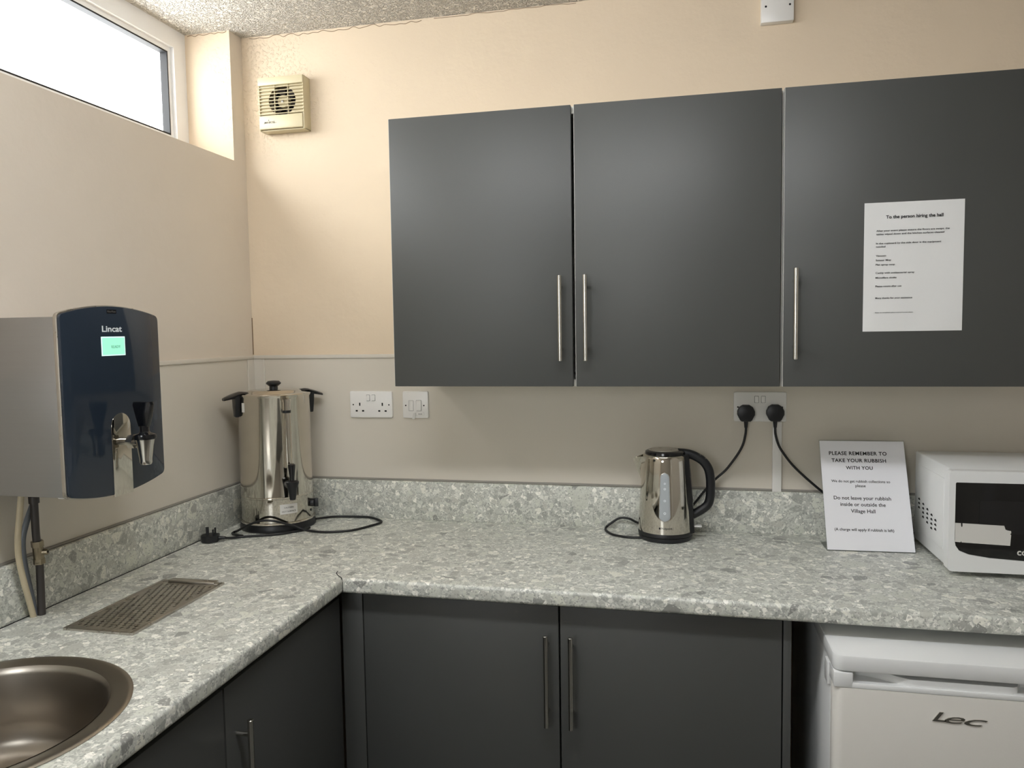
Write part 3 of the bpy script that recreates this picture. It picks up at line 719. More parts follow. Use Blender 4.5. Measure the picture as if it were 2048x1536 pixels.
# thermostat knob and lamps on the lower housing, round to the right
ang = math.radians(52)
ux_, uy_ = math.sin(ang), -math.cos(ang)
bm = B(); cyl(bm, (ux_*0.108, uy_*0.108, 0.072), (ux_*0.118, uy_*0.118, 0.072), 0.013, 0.012, seg=24)
t = bmesh.new(); box(t, -0.003, 0.003, -0.014, 0.0, -0.013, 0.013, 0.001); xform(t, Matrix.Translation((ux_*0.116, uy_*0.116, 0.072)) @ Matrix.Rotation(ang, 4, 'Z')); merge(bm, t)
U('control_knob', bm, 'black', lower)
for dz, da in ((0.078, -0.16), (0.050, -0.06)):
    bm = B(); a = ang+da; cyl(bm, (math.sin(a)*0.108, -math.cos(a)*0.108, dz), (math.sin(a)*0.1105, -math.cos(a)*0.1105, dz), 0.004, seg=16); U('indicator_lamp', bm, 'gloss', lower)
# cord and plug
bm = B()
tube(bm, [(0.262, -0.105, 0.912), (0.272, -0.078, 0.909), (0.296, -0.046, 0.906), (0.330, -0.032, 0.9045), (0.370, -0.028, 0.9045), (0.415, -0.030, 0.9045), (0.462, -0.060, 0.904), (0.475, -0.085, 0.904), (0.462, -0.125, 0.904),
          (0.424, -0.190, 0.904), (0.356, -0.221, 0.904), (0.300, -0.222, 0.906), (0.268, -0.222, 0.913), (0.243, -0.240, 0.927), (0.206, -0.268, 0.944), (0.167, -0.278, 0.944), (0.120, -0.278, 0.926), (0.092, -0.275, 0.911), (0.074, -0.262, 0.904), (0.078, -0.282, 0.904), (0.100, -0.296, 0.904), (0.125, -0.302, 0.904)], 0.0036, 12, 8)
tube(bm, [(0.095, -0.350, 0.909), (0.110, -0.330, 0.905), (0.130, -0.311, 0.904), (0.178, -0.290, 0.904), (0.224, -0.266, 0.904), (0.250, -0.240, 0.904), (0.270, -0.215, 0.904), (0.280, -0.18, 0.904)], 0.0036, 12, 8)
T.part('power_cord', bm, 'rubber')
def uk_plug(T, M_, parent=None, cable=True, pins=True):
    """three-pin plug; local: face on +y side towards socket, body towards -y, cable leaves -z."""
    bm = B(); t = bmesh.new()
    prism(t, [(-0.0165, -0.020), (-0.012, -0.0235), (0.012, -0.0235), (0.0165, -0.020), (0.0245, -0.004), (0.0245, 0.006), (0.019, 0.018), (0.009, 0.0245), (-0.009, 0.0245), (-0.019, 0.018), (-0.0245, 0.006), (-0.0245, -0.004)], 'y', -0.020, 0.0, 0.003, 'start')
    merge(bm, t)
    cyl(bm, (0, -0.0105, -0.022), (0, -0.0105, -0.042), 0.0062, 0.0045, seg=16)
    pl = T.part('plug', xform(bm, M_), 'black', parent)
    if pins:
        bm = B(); box(bm, -0.002, 0.002, 0, 0.0227, 0.004, 0.012); box(bm, -0.0143, -0.0080, 0, 0.0177, -0.013, -0.009); box(bm, 0.0080, 0.0143, 0, 0.0177, -0.013, -0.009)
        T.part('plug_pins', xform(bm, M_), 'gasket', pl)
    return pl
# plug lying on its back: pins up, cable to +x
uk_plug(T, Matrix.Translation((0.058, -0.362, 0.9005)) @ Matrix.Rotation(math.radians(18), 4, 'Z') @ Matrix(((0, 0, -1, 0), (-1, 0, 0, 0), (0, 1, 0, 0.020), (0, 0, 0, 1))))

# ------------------------------------------------------------------ kettle
KX, KY = 1.358, -0.100
bm = B(); lathe(bm, [(0, 0.0), (0.070, 0.0), (0.0745, 0.002), (0.0765, 0.009), (0.0765, 0.013), (0.0, 0.013)], 64, (KX, KY))
xform(bm, Matrix.Translation((0, 0, WT)))
T = Thing('power_base', 'black round power base under the steel kettle, its cord plugged in at the right', 'kettle base', (KX, KY, WT))
T.part('base_plate', bm, 'black')
bm = B()
tube(bm, [(1.586, -0.0222, 1.218), (1.586, -0.0225, 1.206), (1.584, -0.026, 1.19), (1.578, -0.030, 1.165), (1.566, -0.032, 1.140), (1.545, -0.032, 1.108), (1.527, -0.032, 1.085), (1.495, -0.034, 1.055), (1.466, -0.034, 1.020), (1.440, -0.032, 0.985), (1.405, -0.030, 0.945), (1.36, -0.028, 0.915), (1.31, -0.028, 0.912), (1.275, -0.030, 0.921), (1.250, -0.036, 0.934), (1.222, -0.034, 0.934), (1.196, -0.036, 0.918),
          (1.182, -0.045, 0.907), (1.184, -0.068, 0.904), (1.205, -0.108, 0.904), (1.235, -0.128, 0.904), (1.262, -0.134, 0.904), (1.300, -0.132, 0.905), (1.32, -0.12, 0.906)], 0.0035, 12, 8)
T.part('power_cord', bm, 'rubber')
KP = (1.586, -0.0117, 1.253)
uk_plug(T, Matrix.Translation(KP), pins=False)

T = Thing('kettle', 'polished steel jug kettle with black handle and frosted water window on the worktop', 'kettle', (KX, KY, WT+0.013))
K = lambda name, bm, m, parent=None, **k: T.part(name, xform(bm, Matrix.Translation((KX, KY, WT))), m, parent, **k)
def kr(z): # body radius at height
    f = (z-0.026)/(0.243-0.026); return 0.0770-0.0145*f-0.0015*math.sin(PI*min(1, max(0, f)))*(-1)
bm = B(); lathe(bm, [(0, 0.0133), (0.0755, 0.0133), (0.0775, 0.016), (0.0775, 0.023), (0.076, 0.0258), (0.0, 0.0258)], 64); K('foot', bm, 'black')
bm = B(); lathe(bm, [(0.0762, 0.0255)]+[(kr(0.026+0.215*i/16), 0.026+0.215*i/16) for i in range(17)]+[(kr(0.241)-0.002, 0.2435), (0.054, 0.2440)], 72)
# spout folded out of the upper body
ns = 14; t = bmesh.new(); rows = []
for j in range(ns+1):
    f = j/ns; z = 0.162+(0.228-0.162)*f; r = kr(z)-0.001
    tipx = -(r+ (0.093-kr(0.228))*f**1.25); zz = z
    wdt = math.radians(10+26*f); row = []
    for i in range(9):
        s = -1+2*i/8; a = PI+s*wdt
        bx_, by_ = r*math.cos(a), r*math.sin(a)
        kk = (1-abs(s))**0.9
        row.append(t.verts.new((bx_*(1-kk)+tipx*kk, by_*(1-kk), zz+ (0.012*(abs(s)))*f)))
    rows.append(row)
for a, b in zip(rows, rows[1:]):
    for i in range(8): t.faces.new((a[i], a[i+1], b[i+1], b[i]))
bmesh.ops.recalc_face_normals(t, faces=t.faces[:]); ex = bmesh.ops.solidify(t, geom=t.faces[:], thickness=0.0008); merge(bm, t)
kb = K('body', bm, 'mirror', smooth=50)
bm = B(); lathe(bm, [(0, 0.2400), (0.056, 0.2420), (0.0575, 0.2450), (0.0565, 0.2515), (0.050, 0.2545), (0.043, 0.2550), (0.0, 0.2550)], 64); kl = K('lid', bm, 'gloss')
bm = B(); lathe(bm, [(0.0435, 0.2548), (0.0425, 0.2562), (0.02, 0.2572), (0, 0.2574)], 48, (-0.004, 0)); K('lid_plate', bm, 'satin', kl)
# spine and handle
bm = B(); n = 20; rows = []
for i in range(n+1):
    z = 0.022+(0.246-0.022)*i/n; r = kr(z)-0.0015; w = 0.036; d = 0.007-0.001*i/n; f = i/n
    rows.append([bm.verts.new(p) for p in ((math.sqrt(max(r*r-w*w, 0)), -w, z), (r+d*0.75, -w*0.75, z), (r+d, -w*0.35, z), (r+d, w*0.35, z), (r+d*0.75, w*0.75, z), (math.sqrt(r*r-w*w), w, z))])
for a, b in zip(rows, rows[1:]):
    for i in range(6): bm.faces.new((a[i], a[(i+1) % 6], b[(i+1) % 6], b[i]))
bm.faces.new(rows[0]); bm.faces.new(rows[-1][::-1]); bmesh.ops.recalc_face_normals(bm, faces=bm.faces[:])
K('spine', bm, 'gloss')
bm = B(); tube(bm, [(0.035, 0, 0.2470), (0.062, 0, 0.2450), (0.085, 0, 0.2370), (0.106, 0, 0.2230), (0.120, 0, 0.2020), (0.1255, 0, 0.1750), (0.1262, 0, 0.1450), (0.1248, 0, 0.1200), (0.118, 0, 0.0990), (0.100, 0, 0.0830), (0.072, 0, 0.0660)], 0.0128, 16, 6, flat=0.95)
kh = K('handle', bm, 'black')
bm = B(); box(bm, -0.011, 0.011, -0.006, 0.006, -0.0012, 0.0012, 0.001); xform(bm, Matrix.Translation((0.1045, 0, 0.2372)) @ Matrix.Rotation(math.radians(35), 4, 'Y')); K('lid_button', bm, 'chrome', kh)
bm = B(); box(bm, 0.070, 0.102, -0.012, 0.004, 0.0350, 0.0395, 0.001); K('power_switch', bm, 'white')
# frosted window on the front
def cone(u, v, t):
    r = kr(v)+t; a = u/kr(v); return (r*math.sin(a), -r*math.cos(a), v)
def lozenge(zb, zt, wb, wt, th0, th1, n=36):
    bm = B(); rows = []; m = 10
    for i in range(n+1):
        f = i/n; z = zb+(zt-zb)*f; w = wb+(wt-wb)*f
        if z-zb < wb: w = math.sqrt(max(0, wb*wb-(wb-(z-zb))**2)) if z-zb < wb else w
        if zt-z < wt: w = min(w, math.sqrt(max(0, wt*wt-(wt-(zt-z))**2)))
        w = max(w, 0.0006)
        rows.append([bm.verts.new(cone(-w+2*w*k/m, z, th1-(0.0008 if k in (0, m) or i in (0, n) else 0))) for k in range(m+1)]+[bm.verts.new(cone(w, z, th0)), bm.verts.new(cone(-w, z, th0))])
    for a, b in zip(rows, rows[1:]):
        L_ = len(a)
        for k in range(L_): bm.faces.new((a[k], a[(k+1) % L_], b[(k+1) % L_], b[k]))
    bmesh.ops.recalc_face_normals(bm, faces=bm.faces[:]); return bm
K('window_surround', lozenge(0.0625, 0.2000, 0.0168, 0.0128, -0.002, 0.0010), 'satin', kb)
wn = K('water_window', lozenge(0.0640, 0.1985, 0.0155, 0.0115, -0.001, 0.0019), 'waterw', kb)
for z, r in ((0.170, 0.0026), (0.155, 0.0030), (0.122, 0.0030), (0.087, 0.0034)):
    bm = B(); t = bmesh.new(); lathe(t, [(r*0.55, 0), (r, 0), (r, 0.0005), (r*0.55, 0.0005), (r*0.55, 0)], 16)
    for v in t.verts: v.co = Vector(cone(v.co.x, z+v.co.y, 0.0019+v.co.z))
    bmesh.ops.recalc_face_normals(t, faces=t.faces[:]); merge(bm, t)
    K('level_mark', bm, 'badge', kb)
bm = B(); text(bm, 'Hotpoint', 0.030, 0.0055, 0.0415, bold=0.012, fn=lambda u, v, t: cone(u, v, t+0.0001))
t = bmesh.new(); prism(t, rr2(-0.0165, -0.0115, 0.0412, 0.0462, 0.001, 3), 'y', 0, 0.0004)
for v in t.verts: v.co = Vector(cone(v.co.x, v.co.z, v.co.y))
bmesh.ops.recalc_face_normals(t, faces=t.faces[:]); merge(bm, t)
K('brand_lettering', bm, 'ink', kb)

# ------------------------------------------------------------------ sockets
def faceplate(T, x0, x1, z0, z1):
    bm = B(); prism(bm, rr2(x0, x1, z0, z1, 0.005), 'y', -0.0118, -0.0042, 0.0022, 'start'); return T.part('faceplate', bm, 'white')
def rocker(T, cx, cz, w=0.0105, h=0.0185, par=None):
    bm = B(); t = bmesh.new()
    prism(t, rr2(cx-w/2, cx+w/2, cz-h/2, cz+h/2, 0.0015, 3), 'y', -0.0138, -0.0112, 0.0007, 'start')
    for v in t.verts:
        if v.co.y < -0.013: v.co.y -= 0.0022*((cz+h/2)-v.co.z)/h
    merge(bm, t); o = T.part('switch', bm, 'white', par)
    bm = B(); holed(bm, rr2(cx-w/2-0.0009, cx+w/2+0.0009, cz-h/2-0.0009, cz+h/2+0.0009, 0.0018, 3), [rr2(cx-w/2, cx+w/2, cz-h/2, cz+h/2, 0.0015, 3)], 'y', -0.0119, -0.0116); T.part('switch_gap', bm, 'greyink', o)
def screw(T, cx, cz, par):
    bm = B(); cyl(bm, (cx, -0.0119, cz), (cx, -0.0116, cz), 0.0024, seg=14); T.part('screw', bm, 'hole', par)
def socket(x0, z1, label, plugged):
    x1, z0 = x0+0.146, z1-0.086
    T = Thing('double_socket', label, 'socket', (x0+0.073, 0, z0), group=None)
    f = faceplate(T, x0, x1, z0, z1); c = x0+0.073
    rocker(T, c-0.0093, z1-0.0215); rocker(T, c+0.0093, z1-0.0215)
    screw(T, x0+0.0115, z1-0.044, f); screw(T, x1-0.0115, z1-0.044, f)
    for s in (-1, 1):
        cx = c+s*0.039
        bm = B(); box(bm, cx-0.0022, cx+0.0022, -0.0119, -0.0115, z1-0.0475, z1-0.0375)
        for q in (-1, 1): box(bm, cx+q*0.011-0.0036, cx+q*0.011+0.0036, -0.0119, -0.0115, z1-0.0665, z1-0.0615)
        T.part('pin_holes', bm, 'hole', f)
socket(0.3492, 1.3143, 'white double socket with nothing plugged in, right of the steel urn', False)
socket(1.5525, 1.3142, 'white double socket with two black plugs under the wall cabinets', True)
x0, z1 = 0.5306, 1.3143; x1, z0 = x0+0.086, z1-0.086
T = Thing('fused_switch', 'small square white fused switch with a tag hanging off it', 'switch', (x0+0.043, 0, z0))
f = faceplate(T, x0, x1, z0, z1)
rocker(T, x0+0.0545, z1-0.0455, 0.0165, 0.032)
bm = B(); prism(bm, rr2(x0+0.021, x0+0.036, z1-0.062, z1-0.030, 0.001, 3), 'y', -0.0128, -0.0112, 0.0006, 'start'); T.part('fuse_carrier', bm, 'white', f)
bm = B(); holed(bm, rr2(x0+0.0203, x0+0.0367, z1-0.0627, z1-0.0293, 0.0012, 3), [rr2(x0+0.021, x0+0.036, z1-0.062, z1-0.030, 0.001, 3)], 'y', -0.0119, -0.0116); T.part('carrier_gap', bm, 'greyink', f)
screw(T, x0+0.0105, z1-0.0455, f); screw(T, x1-0.0145, z1-0.0455, f)
bm = B(); box(bm, x0+0.044, x0+0.072, -0.0145, -0.0119, z1-0.0775, z1-0.067, 0.0008)
t = bmesh.new(); box(t, -0.0045, 0.0045, -0.001, 0.001, -0.010, 0.010, 0.0008); xform(t, Matrix.Translation((x0+0.0395, -0.018, z1-0.079)) @ Matrix.Rotation(0.25, 4, 'Y') @ Matrix.Rotation(0.5, 4, 'Z')); merge(bm, t)
box(bm, x0+0.039, x0+0.046, -0.0165, -0.0135, z1-0.0735, z1-0.070)
tg = T.part('tag', bm, 'white')
bm = B(); text(bm, 'BOILER', 0.013, x0+0.060, z1-0.0738, bold=0.02, fn=lambda u, v, t: (u, -0.0145-t, v)); T.part('tag_lettering', bm, 'greyink', tg)
# trunking
bm = B(); box(bm, 1.661, 1.686, -0.0145, -0.0042, 1.0205, 1.2275, 0.0012)
single('cable_trunking', bm, 'white', 'thin white plastic trunking running down from the double socket to the upstand', 'trunking', (1.6735, -0.008, 1.02))
T = Thing('junction_box', 'grey-white blanking box on the wall above the cabinets, at the ceiling', 'box', (1.6635, 0, 2.346))
bm = B(); box(bm, 1.6205, 1.7065, -0.024, 0, 2.346, 2.432, 0.0015); f = T.part('cover', bm, 'white')
for x, z in ((1.6325, 2.389), (1.6960, 2.389)):
    bm = B(); cyl(bm, (x, -0.0243, z), (x, -0.0238, z), 0.0029, seg=14); T.part('screw', bm, 'hole', f)

# ------------------------------------------------------------------ extractor fan
T = Thing('extractor_fan', 'cream square extractor fan with louvres high on the back wall near the corner', 'fan', (0.16, 0, 2.153))
x0, x1, z0, z1 = 0.0815, 0.2385, 2.153, 2.319; y1 = -0.050
zs0, zs1 = 2.200, 2.2935
cxf, czf, rf = (x0+x1)/2+0.001, 2.2455, 0.047
circ = [(cxf+rf*math.cos(2*PI*i/8+PI/8), czf+rf*math.sin(2*PI*i/8+PI/8)) for i in range(8)]
circ = [(cxf+rf*math.cos(2*PI*i/40), czf+rf*math.sin(2*PI*i/40)*0.97) for i in range(40)]
bm = B()
box(bm, x0, x1, y1+0.004, 0, z1-0.004, z1, 0.0015); box(bm, x0, x1, y1+0.010, 0, z0, z0+0.004, 0.0015); box(bm, x0, x0+0.004, y1+0.004, 0, z0, z1, 0.0015); box(bm, x1-0.004, x1, y1+0.004, 0, z0, z1, 0.0015)
box(bm, x0, x1, y1, y1+0.010, zs1, z1, 0.003); box(bm, x0+0.002, x1-0.004, y1, y1+0.010, z0+0.004, zs0, 0.003)
holed(bm, [(x0+0.002, zs0-0.002), (x1-0.002, zs0-0.002), (x1-0.002, zs1+0.002), (x0+0.002, zs1+0.002)], [circ], 'y', y1+0.010, y1+0.012)
T.part('housing', bm, 'offwhite')
bm = B(); ns = 9; pz = (zs1-zs0)/ns
for i in range(ns):
    z = zs0+pz*(i+0.5); t = bmesh.new(); box(t, x0-0.001, x1+0.0005, -0.0045, 0.0045, -0.0010, 0.0010, 0.0005); xform(t, Matrix.Translation((0, y1+0.0045, z)) @ Matrix.Rotation(math.radians(24), 4, 'X')); merge(bm, t)
for dx in (-0.0245, 0.022): box(bm, cxf+dx-0.001, cxf+dx+0.001, y1+0.006, y1+0.012, zs0, zs1)
T.part('louvres', bm, 'offwhite')
bm = B(); cyl(bm, (cxf, -0.002, czf), (cxf, -0.003, czf), rf+0.004, seg=40); T.part('duct', bm, 'hole')
bm = B(); cyl(bm, (cxf, y1+0.030, czf), (cxf, y1+0.0165, czf), 0.021, 0.019, seg=28); imp = T.part('motor_hub', bm, 'offwhite')
bm = B(); box(bm, cxf-0.006, cxf+0.002, y1+0.013, y1+0.018, czf-0.004, czf+0.003, 0.001); T.part('hub_cap', bm, 'white', imp)
bm = B()
for i in range(6):
    t = bmesh.new(); prism(t, [(0.018, -0.006), (0.044, -0.014), (0.044, 0.012), (0.018, 0.006)], 'y', -0.001, 0.001); xform(t, Matrix.Translation((cxf, y1+0.031, czf)) @ Matrix.Rotation(i*PI/3+0.2, 4, 'Y') @ Matrix.Rotation(0.5, 4, 'X')); merge(bm, t)
T.part('fan_blades', bm, mat('dark_fan_blades', (70, 62, 58), 0.5))
bm = B(); text(bm, 'MANROSE', 0.036, 0.1205, 2.1745, bold=0.01, fn=lambda u, v, t: (u, y1-t, v), spacing=0.85)
box(bm, 0.098, 0.104, y1-0.0003, y1+0.0005, 2.1738, 2.1748); box(bm, 0.137, 0.144, y1-0.0003, y1+0.0005, 2.1755, 2.1765)
prism(bm, [(0.1155, 2.1825), (0.1185, 2.1825), (0.1170, 2.1870)], 'y', y1-0.0003, y1+0.0002)
T.part('brand_lettering', bm, 'ink')

# ------------------------------------------------------------------ notice on the cabinet door
T = Thing('notice', 'laminated typed notice to hall hirers stuck on the right cabinet door', 'notice', (1.936, DF, 1.637))
NX0, NX1, NZ0, NZ1 = 1.828, 2.044, 1.4865, 1.7905
bm = B(); n = 24; m = 32; t = bmesh.new(); G = []
def nb(i, j):
    u, v = i/n, j/m
    e = min(u, 1-u, v, 1-v)
    return DF-0.0012-0.0016*min(1, e*8)*(0.5+0.5*math.sin(7*v+2.2*u+0.5))*(0.6+0.4*math.sin(9*u-3*v))-0.0006*min(1, e*8)*math.sin(31*u+5*math.sin(9*v))*max(0, 0.6-v)
for j in range(m+1): G.append([t.verts.new((NX0+(NX1-NX0)*i/n, nb(i, j), NZ0+(NZ1-NZ0)*j/m)) for i in range(n+1)])
for j in range(m):
    for i in range(n): t.faces.new((G[j][i], G[j][i+1], G[j+1][i+1], G[j+1][i]))
bmesh.ops.recalc_face_normals(t, faces=t.faces[:])
ex = bmesh.ops.extrude_face_region(t, geom=t.faces[:]); 
for gg in ex['geom']:
    if isinstance(gg, bmesh.types.BMVert): gg.co.y = DF-0.0002
bmesh.ops.recalc_face_normals(t, faces=t.faces[:]); merge(bm, t)
sh = T.part('sheet', bm, 'paper', smooth=60)
def nf(u, v, t):
    i = (u-NX0)/(NX1-NX0)*n; j = (v-NZ0)/(NZ1-NZ0)*m
    return (u, nb(i, j)-0.0007-t, v)
bm = B(); text(bm, 'To the person hiring the hall', 0.1235, 1.937, 1.7525, bold=0.022, fn=nf); T.part('heading', bm, 'ink', sh)
LX = 1.8545
LN = [('After your event please ensure the floors are swept, the', 0.158, 1.7225), ('tables wiped down and the kitchen surfaces cleaned', 0.147, 1.7145), ('In the cupboard by the side door is the equipment', 0.141, 1.6930), ('needed', 0.0205, 1.6853),
      ('Vacuum', 0.0225, 1.6640), ('Scissor Mop', 0.0335, 1.6535), ('Flat spray mop', 0.0420, 1.6430), ('Caddy with antibacterial spray', 0.085, 1.6235), ('Microfibre cloths', 0.046, 1.6120), ('Please return after use', 0.057, 1.5920), ('Many thanks for your assistance', 0.081, 1.5640)]
for s, w, z in LN: bm = B(); text(bm, s, w, LX, z, bold=0.010, align='l', fn=nf, h=0.0056); T.part('text_line', bm, 'ink', sh)
bm = B(); text(bm, 'Note: on completion please lock and secure doors', 0.083, LX, 1.5305, bold=0.015, align='l', fn=nf, h=0.0026)
T.part('text_line', bm, 'ink', sh)

# ------------------------------------------------------------------ standing rubbish sign
SB0, SB1 = Vector((1.785, -0.165, WT)), Vector((2.0075, -0.157, WT))
T = Thing('sign_holder', 'white card sign about taking rubbish home leaning on the worktop beside the microwave', 'sign', (1.89, -0.157, WT))
ux = (SB1-SB0).normalized(); tz = Vector((0, 0.385, 0.923)).normalized(); tz = (tz-ux*tz.dot(ux)).normalized(); nn = ux.cross(tz)
W_, H_ = 0.2225, 0.306
def sf(off):
    def f(u, v, t):
        return SB0+ux*u+tz*v+nn*(off+t)
    return f
def sheetbox(bm, u0, u1, v0, v1, d0, d1):
    t = bmesh.new(); box(t, u0, u1, d0, d1, v0, v1)
    for v in t.verts:
        q = v.co.copy(); v.co = SB0+ux*q.x+tz*q.z+nn*q.y
    bmesh.ops.recalc_face_normals(t, faces=t.faces[:]); merge(bm, t)
bm = B(); sheetbox(bm, 0.001, W_-0.002, 0.002, H_-0.003, 0.0002, 0.0012); pc = T.part('printed_card', bm, 'paper2')
bm = B(); sheetbox(bm, 0, W_, 0, H_, -0.0030, -0.0002)
t = bmesh.new(); box(t, 0, W_, 0, 0.085, 0, 0.003)
for v in t.verts:
    q = v.co.copy(); v.co = SB0+ux*q.x+Vector((-ux.y, ux.x, 0))*q.y+Vector((0, 0, q.z))
merge(bm, t); T.part('clear_stand', bm, 'acrylic', smooth=0)
f = sf(0.0012); cxs = 0.100
for st_, w, c_, z, b_ in (('PLEASE REMEMBER TO', 0.150, 0.099, 0.2630, 0.02), ('TAKE YOUR RUBBISH', 0.141, 0.100, 0.2430, 0.02), ('WITH YOU', 0.0695, 0.100, 0.2225, 0.02)):
    bm = B(); text(bm, st_, w, c_, z, bold=b_, fn=f, spacing=1.08); T.part('heading_line', bm, 'ink', pc)
for st_, w, c_, z in (('We do not get rubbish collections so', 0.151, 0.1000, 0.1860), ('please', 0.0265, 0.0990, 0.1735), ('Do not leave your rubbish', 0.146, 0.1005, 0.1385), ('inside or outside the', 0.1150, 0.1010, 0.1210), ('Village Hall', 0.0620, 0.1000, 0.1030), ('(A charge will apply if rubbish is left)', 0.150, 0.0985, 0.0540)):
    bm = B(); text(bm, st_, w, c_, z, bold=0.012, fn=f); T.part('text_line', bm, 'ink', pc)

# ------------------------------------------------------------------ microwave
T = Thing('microwave', 'white microwave oven with black glass door at the right end of the worktop', 'microwave', (2.25, -0.2, WT))
mx0, mx1, myb, myf = 2.0315, 2.472, -0.045, -0.318; mz0, mz1 = 0.9135, 1.1555
bm = B(); box(bm, mx0, mx1, myf, myb, mz0, mz1, 0.004, 3)
box(bm, mx0-0.0012, mx0+0.001, myf+0.035, myb-0.03, mz0+0.035, mz1-0.03, 0.0011, 2)
cs = T.part('casing', bm, 'appl')
for a, b in ((2.07, -0.08), (2.43, -0.08), (2.07, -0.27), (2.43, -0.27)): bm = B(); cyl(bm, (a, b, WT), (a, b, mz0+0.001), 0.012, 0.014); T.part('foot', bm, 'black')
cols = [(-0.075, [1.046, 1.034, 1.022]), (-0.105, [1.040, 1.028, 1.016, 1.004]), (-0.135, [1.034, 1.022, 1.010, 0.998]), (-0.168, [1.026, 1.014, 1.002, 0.990]), (-0.203, [1.016, 1.004, 0.992])]
cols = [(-0.092, [1.030, 1.0185, 1.007]), (-0.128, [1.024, 1.0125, 1.001, 0.9895]), (-0.163, [1.018, 1.0065, 0.995, 0.9835]), (-0.197, [1.0115, 1.000, 0.9885, 0.977]), (-0.228, [1.005, 0.9935, 0.982])]
for y, zs in cols:
    for z in zs:
        pts = [(y+0.0075*math.cos(a), z+0.0055*math.sin(a)) for a in [PI*i/10 for i in range(11)]]
        bm = B(); prism(bm, pts, 'x', mx0-0.0018, mx0+0.002); T.part('vent_hole', bm, 'hole', cs)
fx0, fyf = 2.023, -0.347
bm = B()
wo = [(fx0+0.0135, 0.990), (fx0+0.016, 0.976), (fx0+0.024, 0.964), (fx0+0.045, 0.9555), (fx0+0.09, 0.949), (fx0+0.165, 0.945), (fx0+0.34, 0.943), (fx0+0.34, 1.128), (fx0+0.0155, 1.128), (fx0+0.0135, 1.126)]
holed(bm, rr2(fx0, mx1+0.006, 0.9135, 1.1555, 0.009), [wo], 'y', fyf, myf)
door = T.part('door', bm, 'appl')
bm = B(); prism(bm, [(a+ (0.0006 if a < 2.2 else -0.0006), b) for a, b in wo], 'y', fyf+0.003, fyf+0.010); gl = T.part('door_glass', bm, 'mwglass', door)
bm = B(); prism(bm, rr2(fx0+0.066, fx0+0.30, 1.008, 1.086, 0.004), 'y', fyf+0.0024, fyf+0.004); T.part('viewing_window', bm, 'mwmesh', door)
bm = B(); prism(bm, [(2.0375, 1.0305), (2.050, 1.0300), (2.0505, 1.0235), (2.0522, 1.0200), (2.0538, 1.0235), (2.0535, 1.0300), (2.142, 1.0275), (2.145, 1.0185), (2.150, 1.0165), (2.1565, 1.0155), (2.157, 1.0105), (2.1545, 1.0080), (2.1570, 1.0065), (2.1555, 0.9805), (2.0525, 0.9840), (2.0515, 0.9880), (2.050, 0.9842), (2.0375, 0.9850)], 'y', fyf+0.0015, fyf+0.0032); T.part('worn_sticker', bm, 'sticker', door)
bm = B(); text(bm, 'cookworks', 0.100, 2.171, 0.9585, bold=0.02, align='l', fn=lambda u, v, t: (u, fyf+0.003-t, v)); T.part('brand_lettering', bm, 'sticker', door)
bm = B(); box(bm, fx0+0.344, mx1-0.004, fyf-0.001, fyf+0.003, 0.93, 1.13, 0.002); T.part('control_panel', bm, 'mwglass')
bm = B(); tube(bm, [(1.6665, -0.0222, 1.219), (1.6665, -0.0225, 1.208), (1.668, -0.026, 1.19), (1.677, -0.029, 1.160), (1.692, -0.030, 1.135), (1.715, -0.030, 1.105), (1.745, -0.030, 1.075), (1.789, -0.030, 1.036), (1.84, -0.030, 0.995), (1.90, -0.030, 0.955), (1.97, -0.029, 0.925), (2.03, -0.030, 0.92), (2.08, -0.040, 0.95)], 0.0035, 12, 8)
T.part('power_cord', bm, 'rubber')
uk_plug(T, Matrix.Translation((1.6665, -0.0117, 1.2545)), pins=False)

# ------------------------------------------------------------------ fridge
T = Thing('fridge', 'white under-counter fridge with a recessed door handle in the gap at the right', 'fridge', (1.97, -0.36, 0))
qx0, qx1, qf = 1.707, 2.257, -0.690; QT = 0.830
bm = B(); box(bm, qx0+0.004, qx1-0.004, -0.635, -0.08, 0.03, 0.797, 0.004); bd = T.part('body', bm, 'appl')
bm = B(); prism(bm, rr2(qx0, qx1, qf, -0.08, 0.022, 8), 'z', 0.7965, QT, 0.004); T.part('top', bm, 'appl')
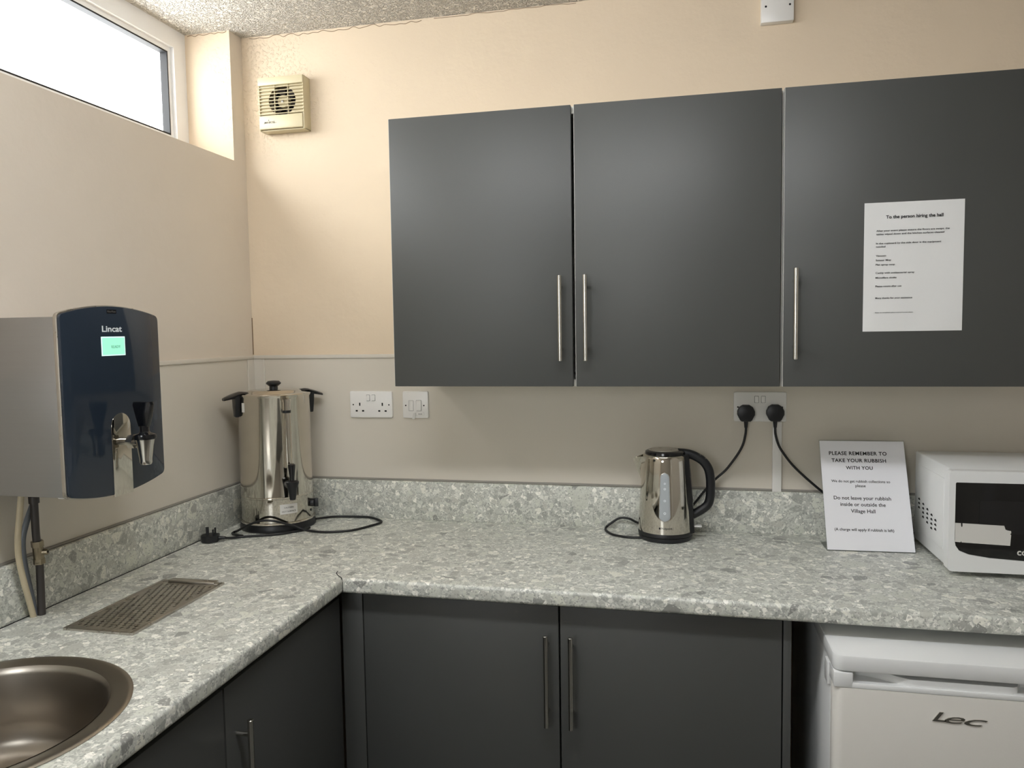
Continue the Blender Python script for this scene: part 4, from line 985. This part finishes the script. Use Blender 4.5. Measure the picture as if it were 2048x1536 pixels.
# door, with the handle recess as a shaped band above it
bm = B(); prism(bm, rr2(qx0+0.001, qx1-0.001, qf+0.001, -0.640, 0.02, 8), 'z', 0.05, 0.7625, 0.0015)
dr = T.part('door', bm, 'fridged')
bm = B(); t = bmesh.new()
n = 60; rows = []
# band profile: bottom strip, recess floor scooping inwards along its length
def dep(x):   # recess depth at x
    a, b = qx0+0.037, qx1-0.037
    if x < a or x > b: return 0.0
    return 1.0
zb, ztb = 0.7625, 0.7945
box(bm, qx0+0.001, qx0+0.038, qf, -0.640, zb, ztb, 0.003); box(bm, qx1-0.038, qx1-0.001, qf, -0.640, zb, ztb, 0.003)
box(bm, qx0+0.03, qx1-0.03, qf+0.0005, qf+0.007, zb, zb+0.011, 0.002)
box(bm, qx0+0.03, qx1-0.03, -0.645, -0.640, zb, ztb)
# scooped inner face: deep at both ends, coming forward in the middle
for i in range(n+1):
    x = qx0+0.03+(qx1-qx0-0.06)*i/n
    dl = (x-(qx0+0.03)); dd = (qx1-0.03-x)
    def ss(a, b, v): q = max(0, min(1, (v-a)/(b-a))); return q*q*(3-2*q)
    fwd = ss(0.02, 0.125, dl)*ss(0.16, 0.185, dd) 
    y = -0.648-(0.036)*fwd; zt = ztb-0.001-0.006*fwd
    rows.append([t.verts.new((x, qf+0.006, zb+0.0105)), t.verts.new((x, y, zb+0.0115)), t.verts.new((x, y, zt)), t.verts.new((x, -0.641, zt))])
for a, b in zip(rows, rows[1:]):
    for i in range(3): t.faces.new((a[i], a[i+1], b[i+1], b[i]))
bmesh.ops.recalc_face_normals(t, faces=t.faces[:]); merge(bm, t)
T.part('handle_recess', bm, 'appl', dr)
fb = lambda u, v, t: (u, qf+0.001-t*6, v)
for ch, w, x, z, h in (('L', 0.026, 1.893, 0.7095, 0.027), ('e', 0.038, 1.915, 0.7075, 0.029), ('c', 0.042, 1.951, 0.7060, 0.029)):
    bm = B(); text(bm, ch, w, x, z, bold=0.02 if ch == 'L' else 0.0, shear=0.35, align='l', fn=fb, h=h); T.part('brand_letter', bm, 'chrome', dr)
bm = B(); box(bm, qx0-0.0015, qx0+0.006, -0.634, -0.60, 0.742, 0.79, 0.001); T.part('hinge_cover', bm, 'appl')
